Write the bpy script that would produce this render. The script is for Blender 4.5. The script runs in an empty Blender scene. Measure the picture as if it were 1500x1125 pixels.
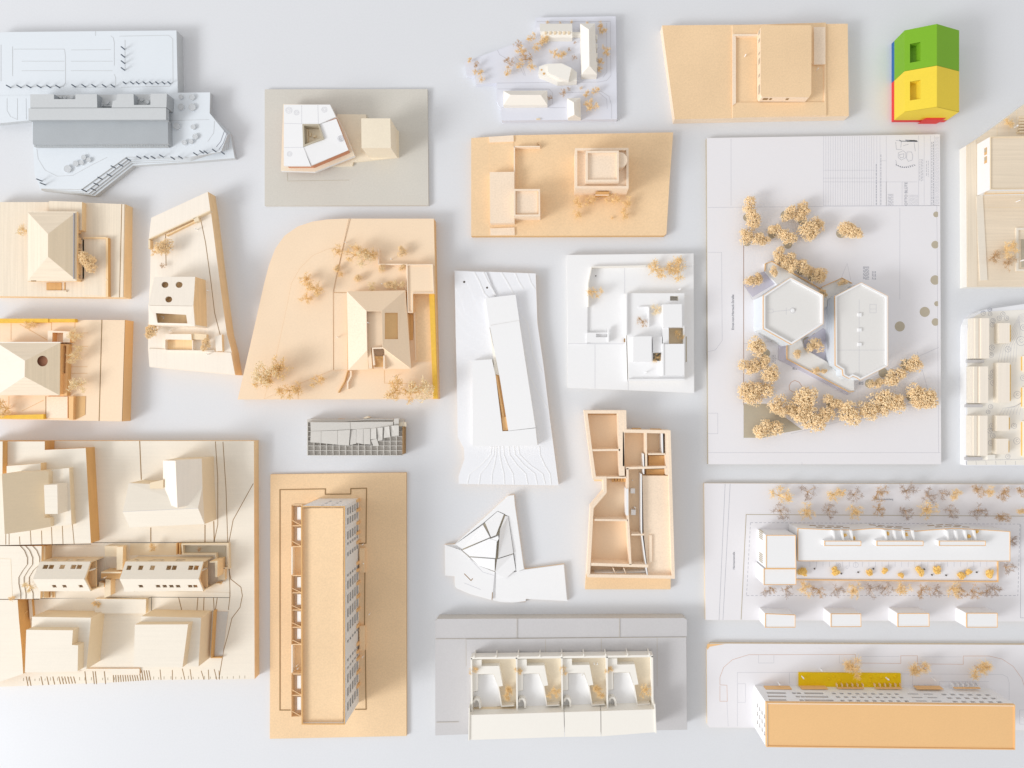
import bpy, bmesh, math, random
from mathutils import Vector, Matrix
from mathutils.geometry import tessellate_polygon
random.seed(7)
scene = bpy.context.scene
COL = scene.collection

# ---------------------------------------------------------------- camera, world, lamp, exposure
# all layout numbers are "table units": one unit on the table = 1.5 mm
S = 0.0015
CX, CY, H = 810.0, 572.0, 1000.0          # point under the lens, and lens height above the table
cam = bpy.data.cameras.new('camera')
cam.sensor_width = 36.0
cam.lens = 36.0 * H / 1500.0
cam.shift_x = (750.0 - CX) / 1500.0
cam.shift_y = (CY - 562.5) / 1500.0
cam.clip_end = 100
camo = bpy.data.objects.new('camera', cam)
camo.location = ((CX - 750) * S, -(CY - 562.5) * S, H * S)
COL.objects.link(camo)
scene.camera = camo

world = bpy.data.worlds.new('World')
scene.world = world
world.use_nodes = True
bg = world.node_tree.nodes['Background']
bg.inputs[0].default_value = (1.0, 0.984, 0.976, 1)
bg.inputs[1].default_value = 0.66

AZ, EL, DIST = math.radians(206), math.radians(27), 11.0     # the window, low on the left
lamp = bpy.data.lights.new('window_light', 'AREA')
lamp.shape = 'RECTANGLE'
lamp.size = 3.3
lamp.size_y = 2.8
lamp.energy = 610
lamp.color = (0.97, 0.985, 1.0)
lo = bpy.data.objects.new('window_light', lamp)
d = Vector((math.cos(AZ) * math.cos(EL), math.sin(AZ) * math.cos(EL), math.sin(EL)))
lo.location = d * DIST
lo.rotation_euler = d.to_track_quat('Z', 'Y').to_euler()
COL.objects.link(lo)

glow = bpy.data.lights.new('window_side_fill', 'AREA')    # added broad soft fill from the window side
glow.shape = 'RECTANGLE'; glow.size = 9.0; glow.size_y = 4.5; glow.energy = 220; glow.color = (0.97, 0.985, 1.0)
go = bpy.data.objects.new('window_side_fill', glow)
d2 = Vector((math.cos(math.radians(195)) * math.cos(math.radians(32)), math.sin(math.radians(195)) * math.cos(math.radians(32)), math.sin(math.radians(32))))
go.location = d2 * 9.0
go.rotation_euler = d2.to_track_quat('Z', 'Y').to_euler()
COL.objects.link(go)

scene.view_settings.view_transform = 'Standard'
scene.view_settings.look = 'None'
scene.view_settings.exposure = 0.02
scene.view_settings.gamma = 1.0
scene.view_settings.use_curve_mapping = False

# ---------------------------------------------------------------- materials
def lin(c):
    c = c / 255.0
    return c / 12.92 if c <= 0.04045 else ((c + 0.055) / 1.055) ** 2.4

def mat(name, rgb, rough=0.65, var=0.06, scale=14.0, grain=None, gamt=0.10, fibre=0.05, fscale=320.0,
        bump=0.06, spec=0.3, trans=0.0, island=0.0, sub=0.0):
    m = bpy.data.materials.new(name)
    m.use_nodes = True
    nt = m.node_tree
    N, L = nt.nodes, nt.links
    b = N['Principled BSDF']
    base = [lin(x) for x in rgb]
    tc = N.new('ShaderNodeTexCoord')
    n1 = N.new('ShaderNodeTexNoise'); n1.inputs['Scale'].default_value = scale; n1.inputs['Detail'].default_value = 4
    n2 = N.new('ShaderNodeTexNoise'); n2.inputs['Scale'].default_value = fscale; n2.inputs['Detail'].default_value = 2
    L.new(tc.outputs['Object'], n1.inputs['Vector'])
    L.new(tc.outputs['Object'], n2.inputs['Vector'])
    def centred(src, amt):          # (v-0.5)*2*amt
        q = N.new('ShaderNodeMath'); q.operation = 'MULTIPLY_ADD'
        L.new(src, q.inputs[0]); q.inputs[1].default_value = 2 * amt; q.inputs[2].default_value = -amt
        return q.outputs[0]
    def add(a, c):
        q = N.new('ShaderNodeMath'); q.operation = 'ADD'
        L.new(a, q.inputs[0]); L.new(c, q.inputs[1]); return q.outputs[0]
    tot = add(centred(n1.outputs[0], var), centred(n2.outputs[0], fibre))
    if grain:
        mp = N.new('ShaderNodeMapping')
        mp.inputs['Scale'].default_value = (240, 7, 120) if grain == 'v' else (7, 240, 120)
        n3 = N.new('ShaderNodeTexNoise'); n3.inputs['Scale'].default_value = 1.0; n3.inputs['Detail'].default_value = 3
        L.new(tc.outputs['Object'], mp.inputs[0]); L.new(mp.outputs[0], n3.inputs['Vector'])
        tot = add(tot, centred(n3.outputs[0], gamt))
    if island:
        g = N.new('ShaderNodeNewGeometry')
        tot = add(tot, centred(g.outputs['Random Per Island'], island))
    one = N.new('ShaderNodeMath'); one.operation = 'ADD'; one.inputs[1].default_value = 1.0
    L.new(tot, one.inputs[0])
    mul = N.new('ShaderNodeVectorMath'); mul.operation = 'SCALE'
    mul.inputs[0].default_value = base
    L.new(one.outputs[0], mul.inputs['Scale'])
    L.new(mul.outputs[0], b.inputs['Base Color'])
    b.inputs['Roughness'].default_value = rough
    b.inputs['Specular IOR Level'].default_value = spec
    if trans:
        b.inputs['Transmission Weight'].default_value = trans
        b.inputs['IOR'].default_value = 1.3
    if bump:
        bp = N.new('ShaderNodeBump'); bp.inputs['Strength'].default_value = bump; bp.inputs['Distance'].default_value = 0.0006
        L.new(n2.outputs[0], bp.inputs['Height']); L.new(bp.outputs[0], b.inputs['Normal'])
    return m

MT = dict(
    table=mat('table_white', (223, 225, 229), 0.42, 0.035, 2.2, fibre=0.03, fscale=260, bump=0.04),
    mdf=mat('mdf_tan', (241, 209, 168), 0.7, 0.12, 7, fibre=0.12, fscale=300),
    mdf_lt=mat('mdf_light', (247, 226, 202), 0.7, 0.12, 7, fibre=0.12, fscale=300),
    mdf_edge=mat('mdf_cut_edge', (224, 182, 128), 0.75, 0.06, 40, fibre=0.07),
    mdf_or=mat('mdf_orange', (241, 196, 140), 0.7, 0.04, 10, fibre=0.05, fscale=300),
    mdf_peach=mat('mdf_peach', (245, 220, 190), 0.7, 0.06, 9, fibre=0.05, fscale=300),
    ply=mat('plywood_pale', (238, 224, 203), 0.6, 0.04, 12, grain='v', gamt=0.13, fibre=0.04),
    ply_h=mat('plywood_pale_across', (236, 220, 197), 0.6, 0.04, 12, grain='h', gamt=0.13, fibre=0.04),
    ply_edge=mat('plywood_edge', (246, 214, 168), 0.7, 0.07, 30, grain='v', gamt=0.14),
    cream=mat('cream_board', (238, 229, 214), 0.6, 0.03, 12, grain='h', gamt=0.035, fibre=0.03),
    creamd=mat('cream_warm_board', (238, 219, 188), 0.6, 0.04, 12, grain='h', gamt=0.03, fibre=0.03),  # saturation raised to carry the warm shade on hillside blocks
    veneer=mat('ply_shade_and_edge', (232, 214, 186), 0.6, 0.05, 12, grain='v', gamt=0.13, fibre=0.04),  # darker ply with roof shade put into its colour; also plain board edges
    birch=mat('birch_board', (247, 237, 223), 0.6, 0.03, 12, grain='v', gamt=0.05, fibre=0.03),
    oak=mat('oak_brown', (222, 176, 116), 0.6, 0.08, 25, grain='v', gamt=0.16),
    burnt=mat('burnt_cut', (160, 128, 88), 0.8, 0.15, 120),
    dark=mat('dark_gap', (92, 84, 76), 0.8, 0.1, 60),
    white=mat('white_card', (242, 242, 243), 0.6, 0.015, 10, fibre=0.02),
    whitew=mat('warm_white_board', (243, 239, 231), 0.6, 0.02, 10, fibre=0.02),
    foam=mat('white_foam', (238, 239, 243), 0.7, 0.02, 8, fibre=0.03, bump=0.1),
    cool=mat('cool_white_board', (225, 231, 237), 0.55, 0.02, 8, fibre=0.02),
    coolg=mat('cool_grey_card', (203, 206, 208), 0.6, 0.04, 12, fibre=0.05),
    coolgd=mat('cool_grey_dark', (176, 181, 185), 0.6, 0.06, 20, fibre=0.05),
    greyc=mat('grey_cardboard', (209, 205, 199), 0.75, 0.04, 10, fibre=0.07, fscale=280),
    buff=mat('buff_cardboard', (211, 207, 198), 0.75, 0.04, 10, fibre=0.07, fscale=280),
    greyd=mat('grey_site_board', (203, 201, 202), 0.7, 0.03, 8, fibre=0.05, fscale=280),
    card=mat('cream_card', (240, 228, 206), 0.7, 0.04, 14, fibre=0.06, fscale=280),
    terra=mat('terracotta_edge', (206, 148, 118), 0.7, 0.08, 40),
    acryl=mat('milky_acrylic', (238, 240, 250), 0.18, 0.02, 8, fibre=0.01, bump=0, spec=0.5, trans=0.12),
    clear=mat('clear_acrylic', (240, 244, 248), 0.2, 0.02, 8, fibre=0, bump=0, spec=0.5, trans=0.3),
    paper=mat('plan_print', (236, 234, 237), 0.6, 0.015, 6, fibre=0.015),
    ink=mat('grey_ink', (196, 196, 203), 0.7, 0.05, 60),
    inkd=mat('dark_ink', (105, 110, 122), 0.7, 0.05, 60),
    inkm=mat('mid_ink', (160, 162, 172), 0.7, 0.05, 60),
    taupe=mat('taupe_print', (190, 180, 160), 0.7, 0.05, 30),
    lilac=mat('lilac_print', (205, 202, 215), 0.7, 0.05, 30),
    rosy=mat('rosy_line', (214, 184, 168), 0.7, 0.05, 30),
    roofw=mat('roof_warm_grey', (230, 228, 225), 0.65, 0.02, 8, fibre=0.03),
    gold=mat('yellow_foam', (243, 196, 84), 0.9, 0.1, 120, fibre=0.2, fscale=1500, bump=0.6),
    yel=mat('mustard_foam', (240, 202, 22), 0.85, 0.06, 60, fibre=0.1, bump=0.3),
    green=mat('green_paint', (124, 178, 40), 0.55, 0.04, 20),
    yellow=mat('yellow_paint', (240, 212, 68), 0.55, 0.04, 20),
    red=mat('red_paint', (226, 66, 62), 0.5, 0.04, 20),
    blue=mat('blue_paint', (52, 104, 168), 0.5, 0.04, 20),
    yarrow=mat('yarrow_floret', (255, 231, 190), 0.85, 0.10, 60, island=0.16, bump=0.2),
    twigb=mat('brown_twig', (206, 172, 130), 0.85, 0.12, 90, island=0.35, bump=0),
    twiggr=mat('grey_twig', (188, 170, 158), 0.85, 0.12, 90, island=0.35, bump=0),
    twigg=mat('golden_twig', (248, 218, 164), 0.85, 0.10, 90, island=0.25, bump=0),
    twigp=mat('pale_twig', (250, 232, 195), 0.85, 0.10, 90, island=0.2, bump=0),
    sponge=mat('yellow_bush', (253, 214, 130), 0.9, 0.1, 200, island=0.1, bump=0.4),
    stem=mat('stem', (150, 120, 82), 0.8, 0.1, 60, bump=0),
    fig=mat('white_figure', (250, 250, 250), 0.5, 0.01, 20, bump=0),
    pin=mat('grey_pin', (108, 116, 128), 0.5, 0.03, 40, bump=0),
)

# ---------------------------------------------------------------- geometry helpers
VW = [0.0, 0.0, 1.0]
def view(ox, oy, s):
    VW[:] = [ox, oy, s]
def W(p, z=None):                 # a point read off the table picture at height z -> metres
    if z is None: z = p[2]
    X = VW[0] + p[0] / VW[2]; Y = VW[1] + p[1] / VW[2]
    k = 1 - z / H
    return Vector(((CX + (X - CX) * k - 750) * S, -(CY + (Y - CY) * k - 562.5) * S, z * S))
def G(X, Y, z):                   # a point given directly in table units
    return Vector(((X - 750) * S, -(Y - 562.5) * S, z * S))
def rect(x0, y0, x1, y1):
    return [(x0, y0), (x1, y0), (x1, y1), (x0, y1)]
def circ(x, y, r, n=20, ry=None):
    ry = ry or r
    return [(x + r * math.cos(6.28318 * i / n), y + ry * math.sin(6.28318 * i / n)) for i in range(n)]
def area2(p):
    return sum(p[i][0] * p[(i + 1) % len(p)][1] - p[(i + 1) % len(p)][0] * p[i][1] for i in range(len(p)))
def inset(p, w):                  # mitred inset of an outline
    sgn = 1 if area2(p) > 0 else -1
    n = len(p); out = []
    for i in range(n):
        a, b, c = Vector(p[i - 1][:2]), Vector(p[i][:2]), Vector(p[(i + 1) % n][:2])
        u, v = (b - a).normalized(), (c - b).normalized()
        n1, n2 = Vector((-u.y, u.x)) * sgn, Vector((-v.y, v.x)) * sgn
        k = max(0.25, 1 + n1.dot(n2))
        q = b + (n1 + n2) * (w / k)
        out.append((q.x, q.y))
    return out

class B:
    """collects shapes (in metres) for ONE mesh object"""
    def __init__(self): self.v = []; self.f = []; self.m = []
    def face(self, pts, mi=0):
        i = len(self.v); self.v += [Vector(p) for p in pts]
        self.f.append(tuple(range(i, i + len(pts)))); self.m.append(mi)
    def solid(self, top, bot, holes=(), mt=0, ms=0):
        """closed slab between the loops top and bot; holes = list of (toploop, botloop)"""
        n0 = len(self.v)
        loops = [(list(top), list(bot))] + [(list(a), list(b)) for a, b in holes]
        idx = []
        for a, b in loops:
            i = len(self.v); self.v += a; self.v += b
            idx.append((i, i + len(a), len(a)))
        if not holes:
            i, j, n = idx[0]
            self.f.append(tuple(range(i, i + n))); self.m.append(mt)
            self.f.append(tuple(reversed(range(j, j + n)))); self.m.append(ms)
        else:
            flat = []
            for i, j, n in idx: flat += list(range(n))
            look = [];
            for k, (i, j, n) in enumerate(idx): look += [(i + q, j + q) for q in range(n)]
            tris = tessellate_polygon([a for a, b in loops])
            for t in tris:
                self.f.append(tuple(look[q][0] for q in t)); self.m.append(mt)
                self.f.append(tuple(look[q][1] for q in reversed(t))); self.m.append(ms)
        for i, j, n in idx:
            for q in range(n):
                r = (q + 1) % n
                self.f.append((i + q, i + r, j + r, j + q)); self.m.append(ms)
        return self
    def prism(self, outline, z0, z1, holes=(), mt=0, ms=None):
        if ms is None: ms = mt
        def both(o):
            t = [W(p, z1) for p in o]
            return t, [Vector((p.x, p.y, z0 * S)) for p in t]
        t, b = both(outline)
        return self.solid(t, b, [both(h) for h in holes], mt, ms)
    def gprism(self, outline, z0, z1, mt=0, ms=None):
        if ms is None: ms = mt
        return self.solid([G(x, y, z1) for x, y in outline], [G(x, y, z0) for x, y in outline], (), mt, ms)
    def ring(self, outline, w, z0, z1, mt=0, ms=None):
        return self.prism(outline, z0, z1, [inset(outline, w * VW[2])], mt, ms)
    def bar(self, p, q, w, z0, z1, mt=0, ms=None):
        a, b = Vector(p[:2]), Vector(q[:2]); u = (b - a)
        if u.length < 1e-6: return self
        u.normalize(); n = Vector((-u.y, u.x)) * (w * VW[2] / 2)
        return self.prism([a + n, b + n, b - n, a - n], z0, z1, (), mt, ms)
    def line(self, pts, w, z0, z1, mt=0, close=False):
        P = [Vector(p[:2]) for p in pts]; n = len(P); L, R = [], []
        hw = w * VW[2] / 2
        for i in range(n):
            if close: a, c = P[i - 1], P[(i + 1) % n]
            else: a, c = P[max(i - 1, 0)], P[min(i + 1, n - 1)]
            u = (P[i] - a).normalized() if (P[i] - a).length > 1e-6 else (c - P[i]).normalized()
            v = (c - P[i]).normalized() if (c - P[i]).length > 1e-6 else u
            n1, n2 = Vector((-u.y, u.x)), Vector((-v.y, v.x))
            k = max(0.3, 1 + n1.dot(n2))
            o = (n1 + n2) * (hw / k)
            L.append(P[i] + o); R.append(P[i] - o)
        if close:
            for i in range(n):
                j = (i + 1) % n
                self.prism([L[i], L[j], R[j], R[i]], z0, z1, (), mt)
            return self
        return self.prism(L + R[::-1], z0, z1, (), mt)
    def slab(self, pts, t, holes=(), mt=0, ms=None, down=None):
        """a sloping plate whose outer face is the 3-D outline pts (metres), t units thick"""
        if ms is None: ms = mt
        n = (pts[1] - pts[0]).cross(pts[-1] - pts[0]).normalized()
        if n.z < 0: n = -n
        if down is not None: n = Vector(down)
        o = -n * (t * S)
        return self.solid(pts, [p + o for p in pts], [(h, [q + o for q in h]) for h in holes], mt, ms)
    def grid(self, P, holes, t, mt=0, ms=None, n=None):
        """plate on the quad P=[P00,P10,P11,P01] with rectangular holes (u0,u1,v0,v1); t units thick, inwards along -n"""
        if ms is None: ms = mt
        if n is None:
            n = (P[1] - P[0]).cross(P[3] - P[0]).normalized()
        o = -Vector(n) * (t * S)
        us = sorted({0.0, 1.0} | {round(h[0], 5) for h in holes} | {round(h[1], 5) for h in holes})
        vs = sorted({0.0, 1.0} | {round(h[2], 5) for h in holes} | {round(h[3], 5) for h in holes})
        def at(u, v):
            return P[0] * ((1 - u) * (1 - v)) + P[1] * (u * (1 - v)) + P[2] * (u * v) + P[3] * ((1 - u) * v)
        nu, nv = len(us), len(vs); i0 = len(self.v)
        for v in vs:
            for u in us: self.v.append(at(u, v))
        for v in vs:
            for u in us: self.v.append(at(u, v) + o)
        off = nu * nv
        ok = [[True] * (nu - 1) for _ in range(nv - 1)]
        for j in range(nv - 1):
            for i in range(nu - 1):
                cu, cv = (us[i] + us[i + 1]) / 2, (vs[j] + vs[j + 1]) / 2
                ok[j][i] = not any(h[0] < cu < h[1] and h[2] < cv < h[3] for h in holes)
        I = lambda i, j: i0 + j * nu + i
        for j in range(nv - 1):
            for i in range(nu - 1):
                if not ok[j][i]: continue
                a, b, c, d = I(i, j), I(i + 1, j), I(i + 1, j + 1), I(i, j + 1)
                self.f.append((a, b, c, d)); self.m.append(mt)
                self.f.append((d + off, c + off, b + off, a + off)); self.m.append(ms)
                for (e, g, ii, jj) in ((a, b, i, j - 1), (b, c, i + 1, j), (c, d, i, j + 1), (d, a, i - 1, j)):
                    if not (0 <= ii < nu - 1 and 0 <= jj < nv - 1) or not ok[jj][ii]:
                        self.f.append((e, g, g + off, e + off)); self.m.append(ms)
        return self
    def tube(self, a, b, r0, r1, n=4, mi=0):
        u = (b - a).normalized(); w = u.orthogonal().normalized(); x = u.cross(w)
        i = len(self.v)
        for p, r in ((a, r0), (b, r1)):
            for k in range(n):
                t = 6.28318 * k / n
                self.v.append(p + (w * math.cos(t) + x * math.sin(t)) * r)
        for k in range(n):
            self.f.append((i + k, i + (k + 1) % n, i + n + (k + 1) % n, i + n + k)); self.m.append(mi)
        self.f.append(tuple(range(i, i + n))); self.m.append(mi)
        self.f.append(tuple(range(i + n, i + 2 * n))); self.m.append(mi)
        return self
    def octa(self, c, r, mi=0):
        i = len(self.v)
        q = Matrix.Rotation(random.random() * 6, 3, Vector((random.random(), random.random(), random.random() + .1)))
        for d in ((1, 0, 0), (0, 1, 0), (-1, 0, 0), (0, -1, 0), (0, 0, 1), (0, 0, -1)):
            self.v.append(c + q @ Vector(d) * r * random.uniform(.8, 1.2))
        for k in range(4):
            self.f.append((i + k, i + (k + 1) % 4, i + 4)); self.m.append(mi)
            self.f.append((i + (k + 1) % 4, i + k, i + 5)); self.m.append(mi)
        return self
    def mesh(self, name, mats, origin=Vector((0, 0, 0)), recalc=True):
        me = bpy.data.meshes.new(name)
        me.from_pydata([tuple(p - origin) for p in self.v], [], self.f)
        for m in mats: me.materials.append(m)
        for p, mi in zip(me.polygons, self.m): p.material_index = mi
        if recalc:
            bm = bmesh.new(); bm.from_mesh(me)
            bmesh.ops.recalc_face_normals(bm, faces=bm.faces[:])
            bm.to_mesh(me); bm.free()
        return me

def label(o, text, cat, group=None, kind=None):
    o['label'] = text; o['category'] = cat
    if group: o['group'] = group
    if kind: o['kind'] = kind

ROOT = [None, Vector((0, 0, 0))]
def model(name, text, cat, x, y):
    """starts a model: an Empty on the table under which all its parts go (x, y in picture units)"""
    o = bpy.data.objects.new(name, None); COL.objects.link(o)
    o.empty_display_size = 0.02
    loc = W((x, y), 0)
    o.location = loc
    label(o, text, cat, 'architectural models laid out on the table')
    ROOT[0], ROOT[1] = o, loc
    return o
def mats_of(m):
    if isinstance(m, str): m = [m]
    return [MT[k] for k in m]
def part(name, b, m, parent=None, text=None):
    me = b.mesh(name, mats_of(m), ROOT[1])
    o = bpy.data.objects.new(name, me); COL.objects.link(o)
    o.parent = parent or ROOT[0]
    if text: o['label'] = text
    return o
def P1(name, m, outline, z0, z1, holes=(), parent=None, text=None):
    """one prism as a part; m may be (top, side)"""
    b = B()
    if isinstance(m, (tuple, list)): b.prism(outline, z0, z1, holes, 0, 1)
    else: b.prism(outline, z0, z1, holes)
    return part(name, b, list(m) if isinstance(m, (tuple, list)) else m, parent, text)
def lines(name, m, segs, w, z, parent=None, h=0.18):
    b = B()
    for s in segs: b.line(s, w, z - 0.3, z + h)
    o = part(name, b, m, parent)
    if len(segs) > 1: o['kind'] = 'stuff'          # fine drawn or cut lines, too thin to pick apart
    return o
def inst(name, me, loc, scale=(1, 1, 1), rz=0.0, parent=None, rx=0, ry=0):
    o = bpy.data.objects.new(name, me); COL.objects.link(o)
    o.parent = parent or ROOT[0]
    o.location = loc - ROOT[1] if parent is None else loc
    o.scale = scale; o.rotation_euler = (rx, ry, rz)
    return o

# ---------------------------------------------------------------- model trees, figures, pins (shared meshes)
def yarrow_mesh(seed):
    random.seed(seed); b, s = B(), B()
    cl = [(random.uniform(-.55, .55), random.uniform(-.55, .55), random.uniform(.32, .55)) for _ in range(6)] + [(0, 0, .6)]
    for cx, cy, cr in cl:
        top = random.uniform(.72, .95)
        for i in range(46):
            a, r = random.random() * 6.283, math.sqrt(random.random()) * cr
            p = Vector((cx + r * math.cos(a), cy + r * math.sin(a), top - .35 * (r / cr) ** 2 * random.uniform(.6, 1.4)))
            b.octa(p - Vector((0, 0, .05)), random.uniform(.045, .065))
            for k in range(3):
                b.octa(p + Vector((random.gauss(0, .06), random.gauss(0, .06), random.gauss(0, .04))), random.uniform(.03, .052))
        s.tube(Vector((0, 0, .25)), Vector((cx, cy, top - .2)), .03, .02, 4)
        for k in range(5):
            a = random.random() * 6.283
            s.tube(Vector((cx * .6, cy * .6, .45)), Vector((cx + cr * .6 * math.cos(a), cy + cr * .6 * math.sin(a), top - .2)), .015, .01, 3)
    s.tube(Vector((0, 0, -0.02)), Vector((0, 0, .3)), .05, .035, 6)
    return b, s
def twig_mesh(seed, n=200, clusters=8, fat=1.0, tip=0.03, spread=.26):
    random.seed(seed); b, s = B(), B()
    s.tube(Vector((0, 0, -0.02)), Vector((random.gauss(0, .04), random.gauss(0, .04), .45)), .035, .025, 5)
    cs = []
    for i in range(clusters):
        a = 6.283 * random.random(); L = .8 * math.sqrt(random.random())
        p = Vector((math.cos(a) * L, math.sin(a) * L, random.uniform(.5, .8)))
        cs.append(p)
        s.tube(Vector((0, 0, random.uniform(.15, .4))), p, .02 * fat, .012 * fat, 4)
    cs.append(Vector((0, 0, .8)))
    for i in range(n):
        o = random.choice(cs)
        d = Vector((random.gauss(0, 1), random.gauss(0, 1), random.gauss(.25, .8)))
        d = d.normalized() * random.uniform(.4, 1.35) * spread
        m = o + d * random.uniform(.1, .4)
        q = o + d + Vector((random.gauss(0, .04), random.gauss(0, .04), random.gauss(0, .04)))
        b.tube(m, q, .011 * fat, .008 * fat, 3)
        if tip:
            b.octa(q, tip * random.uniform(.6, 1.3))
            if random.random() < .5: b.octa(q + Vector((random.gauss(0, .05), random.gauss(0, .05), random.gauss(0, .04))), tip * random.uniform(.5, 1.1))
    return b, s
def sponge_mesh(seed):
    random.seed(seed); b, s = B(), B()
    for c in range(5):
        o = Vector((random.uniform(-.5, .5), random.uniform(-.5, .5), random.uniform(.35, .6)))
        for i in range(40):
            d = Vector((random.gauss(0, 1), random.gauss(0, 1), random.gauss(0, 1))).normalized()
            b.octa(o + Vector((d.x * .4, d.y * .4, d.z * .32)) * random.uniform(.7, 1), random.uniform(.09, .14))
    s.tube(Vector((0, 0, -0.02)), Vector((0, 0, .4)), .06, .05, 5)
    return b, s
TREES = {}
def reg(kind, pairs, cm, sm='stem'):
    TREES[kind] = [(b.mesh(kind, [MT[cm]], recalc=False), s.mesh('stem', [MT[sm]], recalc=False)) for b, s in pairs]
reg('yarrow', [yarrow_mesh(i) for i in range(6)], 'yarrow', 'stem')
reg('brown', [twig_mesh(20 + i, 240, 14, 1.0, .022, .24) for i in range(5)], 'twigb', 'twigb')
reg('grey', [twig_mesh(70 + i, 240, 14, 1.0, .022, .24) for i in range(4)], 'twiggr', 'twigb')
reg('golden', [twig_mesh(30 + i, 260, 14, 1.2, .034, .24) for i in range(5)], 'twigg', 'twigg')
reg('pale', [twig_mesh(40 + i, 280, 14, 1.0, .04, .24) for i in range(4)], 'twigp', 'twigg')
reg('dense', [twig_mesh(50 + i, 620, 10, .9, .02, .34) for i in range(3)], 'twigg', 'twigb')
reg('sponge', [sponge_mesh(60 + i) for i in range(4)], 'sponge', 'stem')
random.seed(11)
def tree(kind, x, y, r, zb, h=None, name='tree', flat=1.0):
    """x, y, r as seen in the picture view; zb = height of the ground it stands on"""
    rr = r / VW[2] * (1.12 if kind == 'yarrow' else 1.1)
    h = h or rr * 1.5
    p = W((x, y), zb + 0.68 * h); p.z = zb * S
    cm, sm = random.choice(TREES[kind])
    rz = random.random() * 6.283
    o = inst(name, cm, p, (rr * S, rr * S * flat, h * S), rz)
    inst('stem', sm, Vector((0, 0, 0)), parent=o)
    return o
def figure_mesh():
    b = B()
    prof = [(0, .9, .5), (.25, .95, .55), (1.5, .75, .5), (3.2, .85, .6), (4.2, .8, .55), (5.5, 1.15, .6), (5.9, .9, .5), (6.1, .35, .35), (6.35, .4, .42),
            (6.8, .52, .55), (7.2, .42, .45), (7.45, .1, .1)]
    n = 8; rings = []
    for z, rx, ry in prof:
        i = len(b.v); rings.append(i)
        for k in range(n):
            t = 6.283 * k / n
            b.v.append(Vector((rx * math.cos(t), ry * math.sin(t), z)) * S)
    for i, j in zip(rings, rings[1:]):
        for k in range(n):
            b.f.append((i + k, i + (k + 1) % n, j + (k + 1) % n, j + k)); b.m.append(0)
    b.f.append(tuple(range(n))); b.m.append(0)
    b.f.append(tuple(range(rings[-1], rings[-1] + n))); b.m.append(0)
    me = b.mesh('person_figure', [MT['fig']])
    return me
FIG = figure_mesh()
def figure(x, y, zb, k=1.0):
    return inst('person_figure', FIG, W((x, y), zb), (k, k, k), random.random() * 6)
def text(s, x, y, size, z, rot=0.0, m='inkd', parent=None):
    """flat lettering; x, y = its centre in the view, size = letter height in table units"""
    cu = bpy.data.curves.new('lettering', 'FONT'); cu.body = s; cu.size = size * S * 1.35
    cu.align_x = 'CENTER'; cu.align_y = 'CENTER'
    t = bpy.data.objects.new('lettering', cu); COL.objects.link(t)
    dg = bpy.context.evaluated_depsgraph_get()
    me = bpy.data.meshes.new_from_object(t.evaluated_get(dg))
    bpy.data.objects.remove(t); bpy.data.curves.remove(cu)
    me.materials.clear(); me.materials.append(MT[m])
    o = bpy.data.objects.new('lettering', me); COL.objects.link(o)
    o.parent = parent or ROOT[0]
    o.location = W((x, y), z + 0.25) - ROOT[1]
    o.rotation_euler = (0, 0, rot)
    return o
def roof_hip(b, e, rid, ze, zr, mi=0, under=1.0):
    """hip roof over the eaves quad e (TL,TR,BR,BL in the view at ze), ridge rid = two view points at zr (from top/left)"""
    E = [W(p, ze) for p in e]; R = [W(p, zr) for p in rid]
    D = [Vector((p.x, p.y, p.z - under * S)) for p in E]
    return E, R, D

# ---------------------------------------------------------------- the table
b = B()
b.gprism([(-900, -900), (2400, -900), (2400, 2000), (-900, 2000)], -12, 0)
tb = bpy.data.objects.new('tabletop', b.mesh('tabletop', [MT['table']]))
COL.objects.link(tb)
tb['kind'] = 'structure'; tb['label'] = 'smooth white tabletop under all the models'

def hip_faces(e, rid, ze, zr, vertical=True):
    E = [W(p, ze) for p in e]; R = [W(p, zr) for p in rid]
    if vertical:
        return dict(top=[E[0], E[1], R[0]], right=[E[1], E[2], R[1], R[0]], bottom=[E[2], E[3], R[1]], left=[E[3], E[0], R[0], R[1]])
    return dict(top=[E[0], E[1], R[1], R[0]], right=[E[1], E[2], R[1]], bottom=[E[2], E[3], R[0], R[1]], left=[E[3], E[0], R[0]])
def hip_solid(name, m, e, rid, ze, zr, z0, vertical=True, parent=None):
    """a small house block: walls from z0 to the eaves (one mesh) with its hip roof as a sub-part"""
    f = hip_faces(e, rid, ze, zr, vertical)
    w = part(name, B().prism(e, z0, ze), m, parent)
    b = B()
    for q in f.values(): b.face(q)
    b.face([W(p, ze) + Vector((0, 0, .3 * S)) for p in e][::-1])
    part('roof', b, m, w)
    return w
def on_face(F, u, v):         # bilinear on a quad P00,P10,P11,P01
    return F[0] * ((1 - u) * (1 - v)) + F[1] * (u * (1 - v)) + F[2] * (u * v) + F[3] * ((1 - u) * v)

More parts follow.
